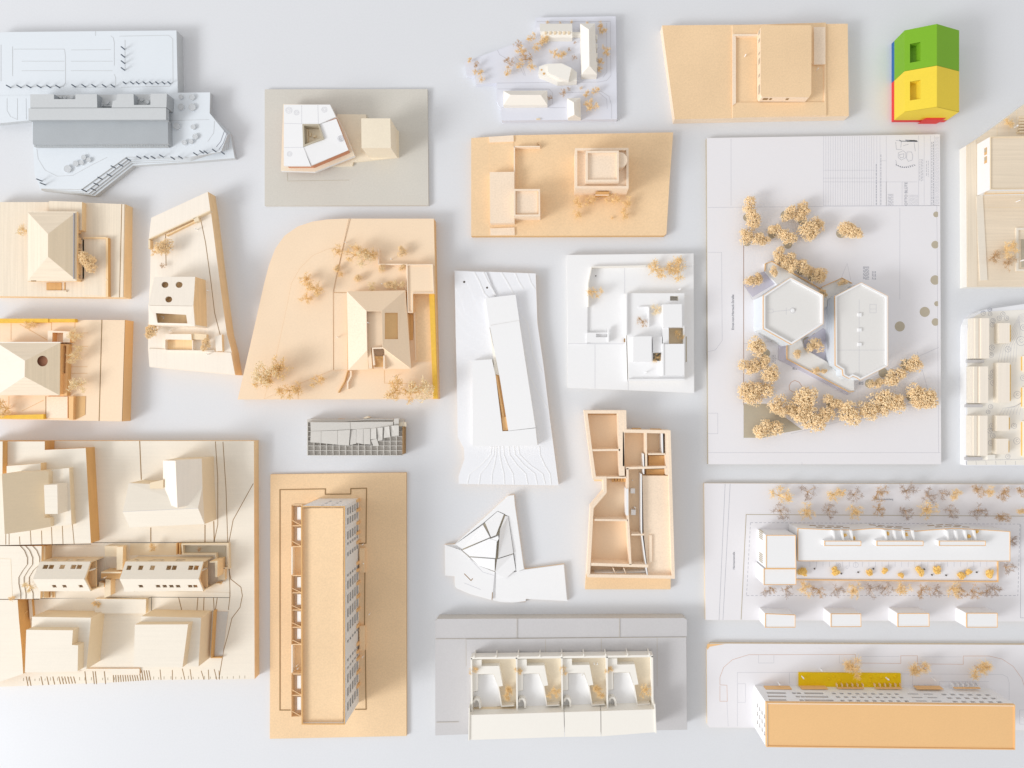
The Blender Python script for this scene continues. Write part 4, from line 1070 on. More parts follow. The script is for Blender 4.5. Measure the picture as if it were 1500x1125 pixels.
# middle strip, left: stepped contours falling to the right
c0 = [(84, 490), (102, 510), (114, 540), (114, 568), (96, 592), (78, 622), (78, 650), (86, 690), (86, 714)]
for k, (dx, z) in enumerate([(0, 35.7), (22, 34.8), (52, 33.9)]):
    pts = [(x + dx - (8 if (k == 2 and 580 < y < 660) else 0), y) for x, y in c0]
    P1('terrain_layer', ('cream', 'burnt'), [(-60, 490)] + pts + [(-60, 714)], z - 0.9, z)
P1('terrain_layer', ('cream', 'ply_edge'), [(-60, 490), (176, 490), (170, 712), (-60, 714)], 16, 33)
for k in range(3): P1('terrain_step', ('creamd', 'ply_edge'), [(170, 491), (192 + k * 9, 491), (186 + k * 9, 710), (168, 710)], 16, 29 - k * 5)
lines('scored_line', 'creamd', [[(-60, 540), (45, 545), (52, 700)]], .4, 35.7)
P1('lower_plateau', ('cream', 'oak'), [(-60, 717), (74, 717), (80, 800), (92, 930), (98, 1030), (-60, 1084)], 16, 36)
P1('terrain_step', ('cream', 'oak'), [(120, 716), (134, 716), (140, 790), (126, 800)], 16, 20)
lines('contour_cut', 'dark', [[(170, 712), (440, 708)], [(440, 706), (620, 712), (640, 706), (970, 708)], [(640, 708), (640, 762), (905, 765)]], .7, 16)
lines('contour_cut', 'burnt', [[(1070, 226), (985, 380), (966, 480), (962, 560), (975, 630), (1018, 664), (1024, 700), (1014, 750), (980, 795), (962, 870), (945, 930), (925, 1050)], [(910, 48), (920, 200), (920, 400), (904, 474)], [(942, 50), (955, 250), (962, 474)], [(966, 480), (972, 700), (965, 760)]], .9, 16)
lines('contour_cut', 'burnt', [[(590, 46), (597, 210)], [(637, 412), (637, 472)], [(866, 400), (866, 474)], [(903, 385), (905, 474)]], 1.3, 16)
lines('contour_cut', 'burnt', [[(755, 708), (768, 762)], [(836, 708), (832, 762)], [(862, 708), (860, 762)], [(902, 708), (905, 762)], [(918, 708), (910, 762)]], 1.0, 16)
lines('contour_cut', 'burnt', [[(x, 1008 + 10 * random.random()), (x + random.uniform(0, 12), 1056 + (640 - x) * .006)] for x in (676, 728, 770, 803, 850, 880, 905, 925)], .9, 16)
P1('front_ledge', ('cream', 'oak'), [(105, 1028), (330, 1022), (340, 1014), (455, 1012), (480, 1035), (590, 1030), (590, 1008), (470, 1008), (110, 1008)], 16, 18)
b = B()
for i in range(18):
    x = 110 + i * 12.5
    lines_x = [(x, 1042), (x + 8, 1082 - i * .7)]
    if i in (0, 1, 5, 7, 9, 11, 12, 13, 14, 15, 16): b.line(lines_x, .9, 15.8, 16.3)
for x in (358, 392, 402, 440): b.line([(x, 1020), (x + 6, 1074)], .9, 15.8, 16.3)
for i in range(16): b.line([(478 + i * 10, 1036 - (i > 10) * 20), (480 + i * 10.4, 1066 - i * .6)], .9, 15.8, 16.3)
part('contour_cut', b, 'burnt')['kind'] = 'stuff'
b = B()
for i in range(40):
    x = 96 + i * 24 + random.uniform(-4, 4)
    if x > 1050: break
    b.line([(x, 1050 + random.uniform(-3, 3) - x * .01), (x, 1062 - x * .012)], .7, 15.8, 16.25)
part('height_marks', b, 'taupe')['kind'] = 'stuff'
P1('ramp_pit', ('greyc', 'oak'), [(905, 766), (965, 766), (940, 962), (893, 964)], 15.8, 16.4); b = B(); b.bar((905, 764), (893, 962), 2.2, 16, 23); b.bar((890, 962), (936, 962), 1.4, 16, 20); part('retaining_wall', b, 'oak')
# upper left flat block
rp = [(8, 185), (188, 171), (205, 176), (205, 245), (188, 250), (188, 370), (212, 372), (214, 408), (128, 425), (20, 440)]
b = B(); t = [W(p, 80 - 26 * (p[0] / 190.0)) for p in rp]
b.solid(t, [Vector((p.x, p.y, 35 * S)) for p in t]); part('sloped_block', b, 'creamd')  # warm colour carries the shade on this right-facing slope
P1('flat_block', ('cream', 'creamd'), [(188, 170), (290, 160), (302, 400), (212, 408), (212, 372), (190, 370)], 35, 44); P1('flat_block', ('cream', 'creamd'), [(265, 162), (292, 160), (302, 398), (276, 402)], 44, 46)
P1('light_box', 'cream', [(186, 232), (242, 230), (244, 354), (190, 355)], 44, 66)
P1('annexe', ('cream', 'ply_edge'), [(28, 152), (110, 146), (172, 140), (172, 172), (28, 186)], 35, 46)
# upper right house with a cross gable
view(150, 640, 6.818)
e = [(265, 460), (1000, 495), (1020, 870), (270, 905)]
w = P1('gabled_house', ('cream', 'creamd'), e, 16, 50)
b = B(); E = [W(p, 50) for p in e]; R = [W((203, 746), 62), W((955, 710), 62)]
b.face([E[0], E[1], R[1], R[0]]); b.face([E[3], E[2], R[1], R[0]]); b.face([E[0], E[3], R[0]]); b.face([E[1], E[2], R[1]]); b.face([p - Vector((0, 0, .3 * S)) for p in E])
part('roof', b, 'cream', w)
lines('ridge_line', 'ink', [[(205, 748), (955, 712)]], .3, 62, w, .1)
te = [(605, 235), (992, 218), (1000, 520), (606, 560)]
t = P1('cross_gable', ('cream', 'creamd'), te, 16, 50)
b = B(); E = [W(p, 50) for p in te]; R = [W((730, 240), 68), W((750, 708), 68)]
E2 = [E[0], E[1], Vector((E[2].x, R[1].y + 4 * S, E[2].z)), Vector((E[3].x, R[1].y + 4 * S, E[3].z))]
b.face([E[0], E2[3], R[1], R[0]]); b.face([E[1], E2[2], R[1], R[0]]); b.face([E[0], E[1], R[0]]); b.face([E2[3], E2[2], R[1]]); b.face([E[0], E[1], E2[2], E2[3]])
part('roof', b, 'birch', t)
P1('dormer', ('creamd', 'creamd'), [(474, 458), (606, 428), (606, 512), (476, 516)], 50, 54)
# the two lower blocks
view(0, 630, 2.885)
for t1, t2, za, zb in [([(135, 789), (385, 793), (365, 1010), (345, 1012), (130, 1012)], [(111, 844), (308, 846), (304, 908), (330, 910), (328, 1019), (105, 1024)], 45, 57), ([(597, 787), (850, 793), (839, 999), (592, 1000)], [(570, 822), (795, 821), (771, 1003), (565, 1000)], 47, 59)]:
    w = P1('stepped_block', ('cream', 'creamd'), t1, 16, za)
    P1('upper_storey', ('cream', 'creamd'), t2, za, zb, parent=w)
# the two window houses of the middle strip, walls and roofs pierced
def strip_house(xl, xr, back, up_, dn, name):
    yb, yr, yf = 811.3, 832.3, 852.8
    w = B()
    A = [G(xl, yb, 16), G(xr, yb, 16), G(xr, yb, 45), G(xl, yb, 45)]
    w.grid(A, back, 1.5, n=Vector((0, 1, 0)))
    A = [G(xl, yf, 16), G(xr, yf, 16), G(xr, yf, 45), G(xl, yf, 45)]
    w.grid(A, [], 1.5, n=Vector((0, -1, 0)))
    w.gprism([(xl, yb + 1.5), (xl + 1.5, yb + 1.5), (xl + 1.5, yf - 1.5), (xl, yf - 1.5)], 16, 45)
    o = part(name, w, 'creamd')
    F = [G(xl, yb, 45), G(xr, yb, 45), G(xr, yr, 58), G(xl, yr, 58)]
    n = (F[1] - F[0]).cross(F[3] - F[0]).normalized(); n = n if n.z > 0 else -n
    part('roof', B().grid(F, up_, 1.5, n=n), ['cream'], o)
    F = [G(xl, yf, 45), G(xr, yf, 45), G(xr, yr, 58), G(xl, yr, 58)]
    n = (F[1] - F[0]).cross(F[3] - F[0]).normalized(); n = n if n.z > 0 else -n
    part('roof', B().grid(F, dn, 1.5, n=n), ['cream'], o)
    b = B(); b.solid([G(xr - .2, yb + 1.5, 45), G(xr - .2, yr, 56.3), G(xr - .2, yf - 1.5, 45), G(xr - .2, yf - 1.5, 42), G(xr - .2, yr, 53), G(xr - .2, yb + 1.5, 42)], [p for p in [G(xr - 2.2, yb + 1.5, 45), G(xr - 2.2, yr, 56.3), G(xr - 2.2, yf - 1.5, 45), G(xr - 2.2, yf - 1.5, 42), G(xr - 2.2, yr, 53), G(xr - 2.2, yb + 1.5, 42)]])
    part('gable_frame', b, 'ply_edge', o)
    b = B(); b.gprism([(xl + 2, yb + 2), (xr - 1, yb + 2), (xr - 1, yf - 2), (xl + 2, yf - 2)], 30, 31.5); part('floor', b, 'ply_edge', o)
    b = B(); b.gprism([(xr - 12, yb + 2), (xr - 10.5, yb + 2), (xr - 10.5, yf - 2), (xr - 12, yf - 2)], 16, 45); part('partition', b, 'mdf_edge', o)
    b = B(); b.gprism([(xr - 9, yb + 12), (xr - 1, yb + 12), (xr - 1, yb + 13.5), (xr - 9, yb + 13.5)], 31.5, 46); part('partition', b, 'cream', o)
    return o
strip_house(92.2, 163.1, [(.12, .26, .55, .75), (.42, .54, .55, .75), (.62, .78, .55, .75), (.2, .3, .84, .94), (.48, .58, .84, .94), (.7, .8, .84, .94)],
            [(.10, .20, .18, .42), (.215, .315, .18, .42), (.43, .53, .18, .42), (.65, .75, .18, .42), (.765, .865, .18, .42)], [(.30, .38, .30, .52), (.50, .58, .30, .52), (.82, .90, .30, .52)], 'window_house')
strip_house(212, 320.8, [(.06, .11, .55, .72), (.30, .44, .55, .72), (.6, .72, .55, .72), (.12, .18, .8, .92), (.27, .33, .8, .92), (.43, .48, .8, .92), (.62, .72, .8, .92), (.86, .96, .8, .92)],
            [(.04, .10, .22, .48), (.19, .25, .22, .48), (.34, .40, .22, .48), (.55, .61, .22, .48), (.62, .68, .22, .48), (.83, .89, .22, .48), (.90, .96, .22, .48)], [(.20, .255, .3, .52), (.42, .475, .3, .52), (.505, .56, .3, .52), (.59, .645, .3, .52), (.675, .73, .3, .52), (.83, .885, .3, .52), (.895, .95, .3, .52)], 'window_house')
view(0, 780, 7.5)
P1('yard', 'cream', [(620, 150), (1150, 150), (1150, 720), (440, 722), (440, 660)], 16, 17)
P1('yard_block', ('creamd', 'creamd'), [(1150, 150), (1350, 150), (1345, 410), (1280, 410), (1280, 265), (1152, 262)], 16, 26); P1('yard_block', ('creamd', 'ply_edge'), [(1280, 160), (1352, 155), (1345, 412), (1282, 412)], 26, 33)
P1('bridge', ('creamd', 'ply_edge'), [(1110, 432), (1330, 432), (1330, 448), (1110, 448)], 16, 36); P1('bridge_floor', 'mdf_edge', [(1110, 448), (1330, 448), (1330, 510), (1110, 505)], 16, 26)
P1('porch', ('creamd', 'ply_edge'), [(1085, 545), (1145, 560), (1140, 600), (1085, 615)], 16, 27)
P1('retaining_wall', ('creamd', 'ply_edge'), [(1145, 720), (1215, 690), (1215, 520), (1160, 512)], 16, 27)
P1('stair_block', 'ply_edge', [(440, 650), (605, 650), (605, 716), (440, 716)], 16, 17.5)
for i in range(4): P1('step', ('creamd', 'oak'), rect(440 + i * 38, 652, 462 + i * 38, 714), 17, 22 - i)
view(160, 780, 7.5)
P1('lower_yard', 'cream', [(0, 520), (150, 520), (300, 640), (1320, 660), (1320, 712), (10, 700)], 16, 16.6)
P1('rear_yard', 'creamd', [(230, 120), (735, 118), (738, 245), (230, 250)], 16, 16.6)
b = B(); b.ring([(790, 122), (1310, 118), (1318, 400), (1180, 400), (1160, 245), (800, 245)], 2.2, 16, 22); part('court_wall', b, 'creamd')
P1('court_floor', 'taupe', [(812, 148), (1280, 148), (1280, 380), (1190, 380), (1170, 235), (812, 240)], 16, 16.7)
b = B(); b.bar((742, 118), (742, 242), 1.6, 16, 21); b.bar((775, 118), (775, 242), 1.6, 16, 21); part('retaining_wall', b, 'oak')
P1('balcony', ('creamd', 'ply_edge'), [(1100, 320), (1190, 310), (1188, 490), (1165, 490), (1160, 330), (1105, 335)], 16, 40)
P1('porch', ('creamd', 'ply_edge'), [(1020, 640), (1160, 560), (1215, 560), (1215, 575), (1165, 578), (1025, 655)], 16, 26); P1('porch', ('creamd', 'ply_edge'), [(1190, 395), (1270, 392), (1270, 520), (1195, 520)], 16, 22)
P1('ledge', ('cream', 'creamd'), [(-160, 728), (405, 735), (400, 890), (-160, 890)], 16, 22)
P1('bay', 'cream', [(160, 580), (272, 580), (272, 652), (160, 652)], 16, 44)
tree('golden', 475, 170, 50, 16.6, 12); tree('brown', 985, 188, 34, 16.7, 10); figure(1270, 538, 16.6, 1.0)
view(0, 780, 7.5)
tree('pale', 310, 600, 60, 33, 12); tree('golden', 125, 725, 40, 35, 6); tree('golden', 1065, 790, 50, 17, 10); tree('golden', 240, 870, 50, 17, 10)
figure(1045, 400, 40, .9); figure(1170, 485, 26, .9)

# ================================================================ 18 tall slab block on an orange board
view(380, 680, 2.678)
model('block_model', 'tan board with a tall flat roofed slab block, windows along one side', 'model', 310, 560)
P1('base_board', ('mdf', 'mdf_edge'), [(43, 40), (576, 33), (577, 1066), (41, 1077)], 0, 4)
lines('site_line', 'burnt', [[(130, 965), (80, 965), (80, 100), (258, 97), (258, 118), (358, 117), (358, 96), (420, 94), (418, 310), (386, 312)], [(386, 388), (414, 386), (412, 680), (388, 682)], [(414, 680), (416, 752), (418, 962), (375, 962)]], 1.3, 4, h=.5)
roof = [(163, 165), (335, 165), (335, 1022), (165, 1022)]
ZT = 71
R = [W(p, ZT) for p in roof]
fl = lambda p, z: Vector((p.x, p.y, z * S))
core = B(); core.prism(inset(roof, 24), 4, 60); cw = part('core', core, 'dark')  # dark colour stands in for the shade behind the window holes
rows = [(163, 192, 1), (203, 230, 1), (257, 290, 1), (299, 315, 0), (338, 360, 0), (425, 442, 0), (455, 490, 1), (510, 547, 1), (566, 603, 1), (622, 660, 1), (690, 707, 0), (765, 782, 0), (797, 812, 0), (828, 866, 1), (884, 920, 1), (942, 978, 1)]
hol = []
ya, yb2 = 160.0, 985.0
for (a, c, big) in rows:
    u0, u1 = (a - ya) / (yb2 - ya) * .955 + .012, (c - ya) / (yb2 - ya) * .955 + .012
    if not big: u0, u1 = u0 + .003, u1 - .003
    for f in range(5):
        v0 = .06 + f * .165
        hol.append((u0, u1, v0, v0 + .105))
for i in range(28):
    u = .015 + i * .0348
    if i in (7, 8, 18, 19): continue
    hol.append((u, u + .022, .90, .935))
top_r, bot_r = R[1], R[2]
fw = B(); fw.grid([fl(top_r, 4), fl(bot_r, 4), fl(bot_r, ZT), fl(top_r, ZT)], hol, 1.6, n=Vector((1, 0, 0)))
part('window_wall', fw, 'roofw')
fw = B(); fw.grid([fl(R[0], 4), fl(R[3], 4), fl(R[3], ZT), fl(R[0], ZT)], [(.02 + i * .1, .08 + i * .1, .1 + j * .17, .2 + j * .17) for i in range(10) for j in range(5)], 1.6, n=Vector((-1, 0, 0)))
part('window_wall', fw, 'mdf')
q0, q1 = R[0] + Vector((1.7 * S, 0, 0)), R[1] - Vector((1.7 * S, 0, 0))
fw = B(); fw.grid([fl(q0, 4), fl(q1, 4), fl(q1, ZT), fl(q0, ZT)], [(.40, .47, .3, .42), (.66, .73, .3, .42), (.40, .47, .55, .67), (.66, .73, .55, .67), (.40, .47, .8, .9), (.66, .73, .8, .9)], 1.6, n=Vector((0, 1, 0))); part('end_wall', fw, 'white')
q0, q1 = R[3] + Vector((1.7 * S, 0, 0)), R[2] - Vector((1.7 * S, 0, 0))
fw = B(); fw.grid([fl(q0, 4), fl(q1, 4), fl(q1, ZT), fl(q0, ZT)], [], 1.6, n=Vector((0, -1, 0))); part('end_wall', fw, 'white')
P1('roof_deck', 'mdf', inset(roof, 7.5), 60.2, 67.5)
part('parapet', B().ring(roof, 1.6, ZT, ZT + 1.2), 'oak')
# plinth storey along the right with pale orange piers
xb = R[1].x / S + 750; yt, ybm = 562.5 - R[1].y / S, 562.5 - R[2].y / S
for (a, c, big) in rows:
    t0 = yt + (ybm - yt) * ((a - ya) / (yb2 - ya) * .955 + .012); t1 = yt + (ybm - yt) * ((c - ya) / (yb2 - ya) * .955 + .012)
    b = B(); b.gprism([(xb + .1, t0 - 5), (xb + 2.2, t0 - 5), (xb + 2.2, t0 - 1), (xb + .1, t0 - 1)], 4, 17); part('pier', b, 'mdf_or')
for a, c in [(4, 0), (4, 0)]: pass
for fa, fc in [(.24, .36), (.62, .74)]:
    t0, t1 = yt + (ybm - yt) * fa, yt + (ybm - yt) * fc
    b = B(); b.gprism([(xb + 2.3, t0), (xb + 10, t0), (xb + 10, t1), (xb + 2.3, t1)], 4, 9); part('entrance_porch', b, 'mdf')
# balconies hung on the left side
xl_ = R[0].x / S + 750
def yg(y): return yt + (ybm - yt) * (y - 165) / 857.0
DB = 16.5
def gb(x0, x1, ya_, yb_, z0, z1): return B().gprism([(xl_ + x0, ya_), (xl_ + x1, ya_), (xl_ + x1, yb_), (xl_ + x0, yb_)], z0, z1)
for a, c in [(165, 330), (445, 718), (835, 1005)]:
    y0g, y1g = yg(a), yg(c); n = 2 if c - a < 200 else 4
    sl = part('balcony', gb(-DB, -.1, y0g, y1g, 48, 50), 'mdf_lt')
    part('railing', gb(-DB - .9, -DB, y0g, y1g, 50, 62), 'mdf', sl)
    part('railing', gb(-2.6, -1.2, y0g, y1g, 50, 63), 'mdf', sl)
    for k in range(n + 1):
        y = y0g + (y1g - y0g) * k / n
        part('divider', gb(-DB, -2.6, y - .5, y + .5, 50, 61), 'mdf', sl)
    for k in range(n):
        y = y0g + (y1g - y0g) * (k + .12) / n; y2 = y0g + (y1g - y0g) * (k + .72) / n
        part('screen', gb(-10, -5, y, y2, 50, 58), 'white', sl)
        b = B(); p0, p1 = G(xl_ - DB, y0g + (y1g - y0g) * (k + .72) / n, 61), G(xl_ - 3, y0g + (y1g - y0g) * (k + .98) / n, 61); b.tube(p0, p1, .5 * S, .5 * S, 4); part('brace', b, 'mdf', sl)
for a, c in [(332, 443), (720, 833)]:
    y0g, y1g = yg(a), yg(c)
    sl = part('balcony', gb(-DB, -.1, y0g, y1g, 48, 50), 'mdf')
    part('railing', gb(-DB - 1.4, -DB, y0g, y1g, 50, 58), 'whitew', sl)
figure(408, 312, 4); figure(412, 386, 4); figure(408, 752, 4); figure(434, 585, 4); figure(152, 785, 50); figure(156, 796, 50)

# ================================================================ 19 wooden open floor plan box
view(840, 590, 3.879)
model('floor_plan_model', 'open topped wooden floor plan model showing rooms and inner walls', 'model', 320, 560)
outl = [(60, 43), (300, 43), (302, 152), (552, 157), (565, 600), (577, 1000), (82, 992), (76, 985), (97, 592), (171, 505), (170, 437), (112, 437), (85, 240)]
P1('base_slab', ('mdf', 'mdf'), [(68, 60), (296, 60), (298, 160), (545, 165), (556, 600), (552, 1060), (66, 1060), (98, 600), (168, 520), (166, 445), (118, 445)], 0, 7)
wl = B(); wl.prism(outl, 7, 33, [inset(outl, 18)]); part('outer_wall', wl, ['mdf_lt'])
for nm, m_, q in [('floor', 'mdf_lt', [(392, 415), (538, 415), (556, 750), (566, 988), (425, 988), (400, 750)])]:
    P1(nm, m_, q, 7, 26)
P1('floor', 'mdf_peach', [(80, 70), (290, 70), (292, 170), (530, 175), (530, 410), (395, 412), (400, 750), (425, 980), (95, 980), (112, 600), (185, 515), (180, 440), (130, 430)], 7, 9)
def wall(x0, y0, x1, y1, w=2.6, z=32.7, m_='mdf_lt'): part('inner_wall', B().bar((x0, y0), (x1, y1), w, 9, z), m_)
wall(268, 52, 276, 415, 8); wall(100, 270, 265, 268); wall(285, 165, 285, 360, 2.4); wall(290, 158, 420, 160, 2); wall(412, 165, 414, 362); wall(298, 372, 528, 366, 3.2)
wall(425, 292, 522, 292, 2.2); wall(532, 170, 536, 410, 5, 32.4); wall(120, 425, 300, 425, 2.4); wall(307, 372, 310, 640, 3.2); wall(309, 640, 324, 920, 3.2); wall(120, 666, 308, 668, 2.6); wall(330, 750, 402, 750, 2)
wall(100, 918, 425, 928, 4.2); wall(386, 405, 388, 745, 1.4, 32.4, 'white'); wall(390, 755, 420, 980, 1.4, 32.4, 'white'); wall(505, 175, 507, 288, 1.6, 32, 'white'); wall(398, 290, 400, 405, 1.4, 32, 'white'); wall(225, 940, 238, 972, 1.6, 28); wall(285, 940, 298, 972, 1.6, 28); wall(120, 966, 410, 962, 1, 24, 'white')
P1('room_box', 'mdf_edge', rect(428, 300, 518, 356), 9, 20); P1('room_box', 'mdf_edge', rect(414, 378, 522, 408), 9, 18)
P1('raised_step', 'mdf_lt', [(432, 752), (446, 754), (446, 905), (430, 908)], 26, 28.5)
for i in range(5): P1('stair', 'oak', rect(220 + i * 16, 430, 232 + i * 16, 450), 9, 16 + i * 1.5)
P1('kitchen_unit', 'white', rect(299, 488, 312, 640), 9, 34); P1('kitchen_unit', 'white', rect(325, 488, 350, 515), 9, 18); P1('kitchen_unit', 'white', rect(328, 608, 354, 638), 9, 18)
figure(345, 590, 9, 1.6); figure(302, 712, 9, .9); figure(333, 438, 9, .9)
P1('rear_ledge', 'mdf_edge', [(335, 145), (385, 145), (385, 152), (335, 152)], 9, 20); P1('rear_ledge', 'mdf_edge', [(440, 148), (500, 149), (500, 155), (440, 154)], 9, 20)

# ================================================================ 20 white faceted paper model
view(640, 710, 6.2476)
model('paper_model', 'white folded paper model with faceted triangular roof in six pieces', 'model', 620, 640)
P1('base_board', ('white', 'mdf_peach'), [(72, 548), (165, 545), (650, 100), (708, 92), (715, 180), (745, 380), (802, 775), (1165, 728), (1197, 1065), (815, 1045), (812, 1068), (690, 1078), (590, 1075), (500, 1055), (300, 1000), (185, 950), (165, 930), (162, 838), (75, 832)], 0, 5)
P1('terrace', 'white', [(540, 800), (720, 800), (802, 778), (1160, 732), (1190, 1058), (815, 1042), (540, 1040)], 5, 7)
P1('terrace', 'white', [(76, 552), (220, 600), (380, 740), (530, 800), (505, 1050), (300, 995), (190, 945), (168, 925), (165, 835), (78, 828)], 5, 8)
P1('roof_shelf', 'white', [(655, 102), (705, 96), (712, 180), (795, 772), (730, 800), (655, 290), (620, 270), (555, 240), (430, 345), (165, 545)], 5, 11)
ax = (560, 480); zc = 32
def facet(q, zs):
    t = [W(p, 9 + (z - 9) * .5) for p, z in zip(q, zs)]
    b = B(); b.solid(t, [Vector((p.x, p.y, 9 * S)) for p in t]); part('roof_facet', b, ['white'])
facet([(555, 245), (612, 272), (540, 462), (495, 480), (440, 345)], [14, 15, 29, 29, 15])
facet([(625, 285), (652, 292), (700, 628), (560, 672), (572, 470), (578, 410)], [15, 15, 17, 27, 30, 29])
facet([(420, 368), (484, 482), (230, 588), (170, 545)], [15, 28, 14, 11])
facet([(235, 600), (480, 495), (548, 515), (535, 672), (300, 655)], [14, 29, 31, 27, 16])
facet([(305, 665), (530, 682), (528, 790), (380, 740)], [15, 26, 19, 13])
facet([(550, 685), (698, 638), (720, 778), (630, 858), (535, 800)], [26, 17, 14, 10, 17])
facet([(455, 510), (560, 470), (566, 495), (552, 520)], [27, 31, 31, 30])
P1('inner_frame', 'taupe', [(235, 592), (425, 365), (560, 250), (640, 285), (700, 640), (715, 770), (540, 790), (310, 660)], 5, 10)
lines('fold_cut', 'burnt', [[(250, 815), (312, 878), (328, 858)], [(508, 985), (504, 1056)]], 1.0, 8)
lines('fold_line', 'ink', [[(300, 680), (420, 800), (520, 830)], [(250, 900), (400, 960)]], .3, 8)
P1('foot', 'burnt', rect(690, 1066, 812, 1074), 0, 4)

# ================================================================ 21 grey board with four courtyard houses
view(620, 880, 3.75)
model('row_house_model', 'grey board with a white terrace of four courtyard houses, bottom centre', 'model', 750, 450)
P1('base_board', ('greyd', 'greyc'), [(78, 100), (1432, 95), (1448, 106), (1450, 708), (250, 733), (66, 740), (66, 112)], 0, 20)
P1('inner_plate', 'greyd', [(235, 212), (1445, 200), (1449, 706), (236, 730)], 20, 20.8)
lines('board_joint', 'taupe', [[(66, 210), (1445, 200)], [(235, 212), (236, 360)], [(515, 98), (515, 206)], [(1078, 96), (1078, 202)], [(672, 212), (672, 300)], [(978, 208), (978, 290)], [(1285, 205), (1285, 470)], [(72, 668), (195, 666)]], .4, 20.8, h=.12)
ZW = 38
P1('court_floor', 'card', [(268, 318), (1258, 303), (1262, 592), (268, 610)], 20, 23)
part('rear_wall', B().bar((262, 316), (1262, 304), 3.2, 23, ZW), 'whitew')
for i in range(5):
    x = 264 + i * 248.5; y = 316 - i * 3
    part('party_wall', B().bar((x, y), (x + 3, 615 - i * 5), 2.4, 23, ZW), 'whitew')
for i in range(9): P1('fence_post', 'whitew', rect(276 + i * 120.5, 301 - i * 1.5, 282 + i * 120.5, 318 - i * 1.5), 20.8, ZW + 2)
for i in range(4):
    dx, dy = i * 248.5, -i * 3
    T = lambda pts: [(x + dx, y + dy) for x, y in pts]
    P1('corner_roof', 'whitew', T([(266, 325), (320, 325), (320, 360), (416, 358), (437, 468), (412, 472), (388, 402), (298, 404), (298, 496), (266, 500)]), 23, 34)
    P1('patio', 'white', T([(300, 406), (386, 404), (412, 474), (430, 578), (300, 590), (270, 588), (270, 502), (300, 498)]), 23, 25)
    part('curved_screen', B().line(T([(278, 560), (280, 548), (290, 541), (302, 545), (310, 560), (312, 592)]), 2.8, 25, 34), 'whitew')
    part('patio_wall', B().line(T([(412, 472), (430, 580), (500, 576)]), 1.8, 23, 33), 'whitew')
    P1('front_wall', ('whitew', 'creamd'), T([(266, 598), (508, 594), (508, 612), (266, 616)]), 23, 33)
    tree('golden', 276 + dx, 388 + dy, 26, 30, 10); tree('golden' if i % 2 else 'dense', 465 + dx + (0 if i < 3 else 5), 505 + dy, 38, 23, 14)
P1('roof_slab', 'whitew', [(250, 628), (772, 612), (775, 748), (250, 765)], 23, 47, text='long white roof slab along the front')
P1('roof_slab', 'whitew', [(775, 612), (974, 606), (975, 745), (778, 748)], 23, 47); P1('roof_slab', ('whitew', 'whitew'), [(977, 606), (1278, 596), (1278, 722), (978, 745)], 23, 46.6)
part('end_wall', B().bar((252, 590), (250, 768), 1.6, 23, 48.5), 'whitew'); part('end_wall', B().bar((1272, 568), (1279, 728), 1.6, 23, 48.5), 'whitew')
figure(938, 340, 23); figure(955, 340, 23); figure(872, 405, 25)

# ================================================================ 22 white plan board with long roof, tower and four cubes
view(1020, 690, 3.125)
model('site_model', 'white plan board with long white building, four small cubes and rows of twig trees', 'model', 760, 370)
bb = P1('base_board', ('paper', 'veneer'), [(36, 56), (1750, 62), (1750, 690), (900, 686), (42, 682)], 0, 6)
Z = 6
lines('plan_line', 'inkm', [[(132, 58), (104, 682)], [(155, 58), (122, 682)], [(1486, 245), (1484, 672), (1750, 674)]], .4, Z, bb, .1)
lines('plan_line', 'taupe', [[(205, 680), (228, 199), (1750, 208)]], .9, Z, bb, .25)
b = B()
def dash(x0, y0, x1, y1, d=12, g=8):
    L = math.hypot(x1 - x0, y1 - y0); t = 0
    while t < L:
        e = min(t + d, L); b.line([(x0 + (x1 - x0) * t / L, y0 + (y1 - y0) * t / L), (x0 + (x1 - x0) * e / L, y0 + (y1 - y0) * e / L)], .45, Z - .2, Z + .12); t += d + g
dash(248, 236, 1482, 243); dash(248, 236, 230, 570); dash(230, 570, 1472, 570); dash(1482, 243, 1472, 570)
part('dashed_boundary', b, 'inkm', bb)['kind'] = 'stuff'
text('Hermannstraße', 172, 410, 3.0, Z, math.pi / 2, 'inkd', bb); text('Josefine-Lauterberg', 858, 129, 2.6, Z, 0, 'inkd', bb)
P1('terrace', ('paper', 'mdf_edge'), [(440, 405), (1381, 412), (1381, 505), (450, 498)], 6, 12)
part('terrace_kerb', B().line([(455, 498), (1382, 507), (1382, 415)], 1.3, 6, 14), 'mdf_or')
lines('drawn_paving', 'ink', [[(520 + i * 30, 415), (520 + i * 30, 438)] for i in range(28)] + [circ(650, 432, 11, 14) + [(661, 432)], circ(730, 430, 12, 14) + [(742, 430)], circ(650, 432, 4, 8), circ(690, 440, 6, 10)], .4, 12, h=.1)
for x, y in [(542, 448), (742, 464), (665, 470), (812, 448), (1080, 476), (1045, 450), (1210, 466), (1285, 464), (1145, 478)]: P1('bollard', 'dark', circ(x, y, 3.5, 8), 12, 13.5)
ro = [(465, 262), (600, 268), (720, 270), (820, 262), (900, 268), (1010, 275), (1100, 268), (1180, 262), (1300, 268), (1437, 277), (1437, 413), (465, 412)]
w = P1('long_building', ('white', 'white'), ro, 6, 43)
part('roof_edge', B().ring(inset(ro, -.7), .8, 42, 43.5), 'mdf_or', w)
yw = 572 + (690 + 266 / 3.125 - 572) * (1 - .043)
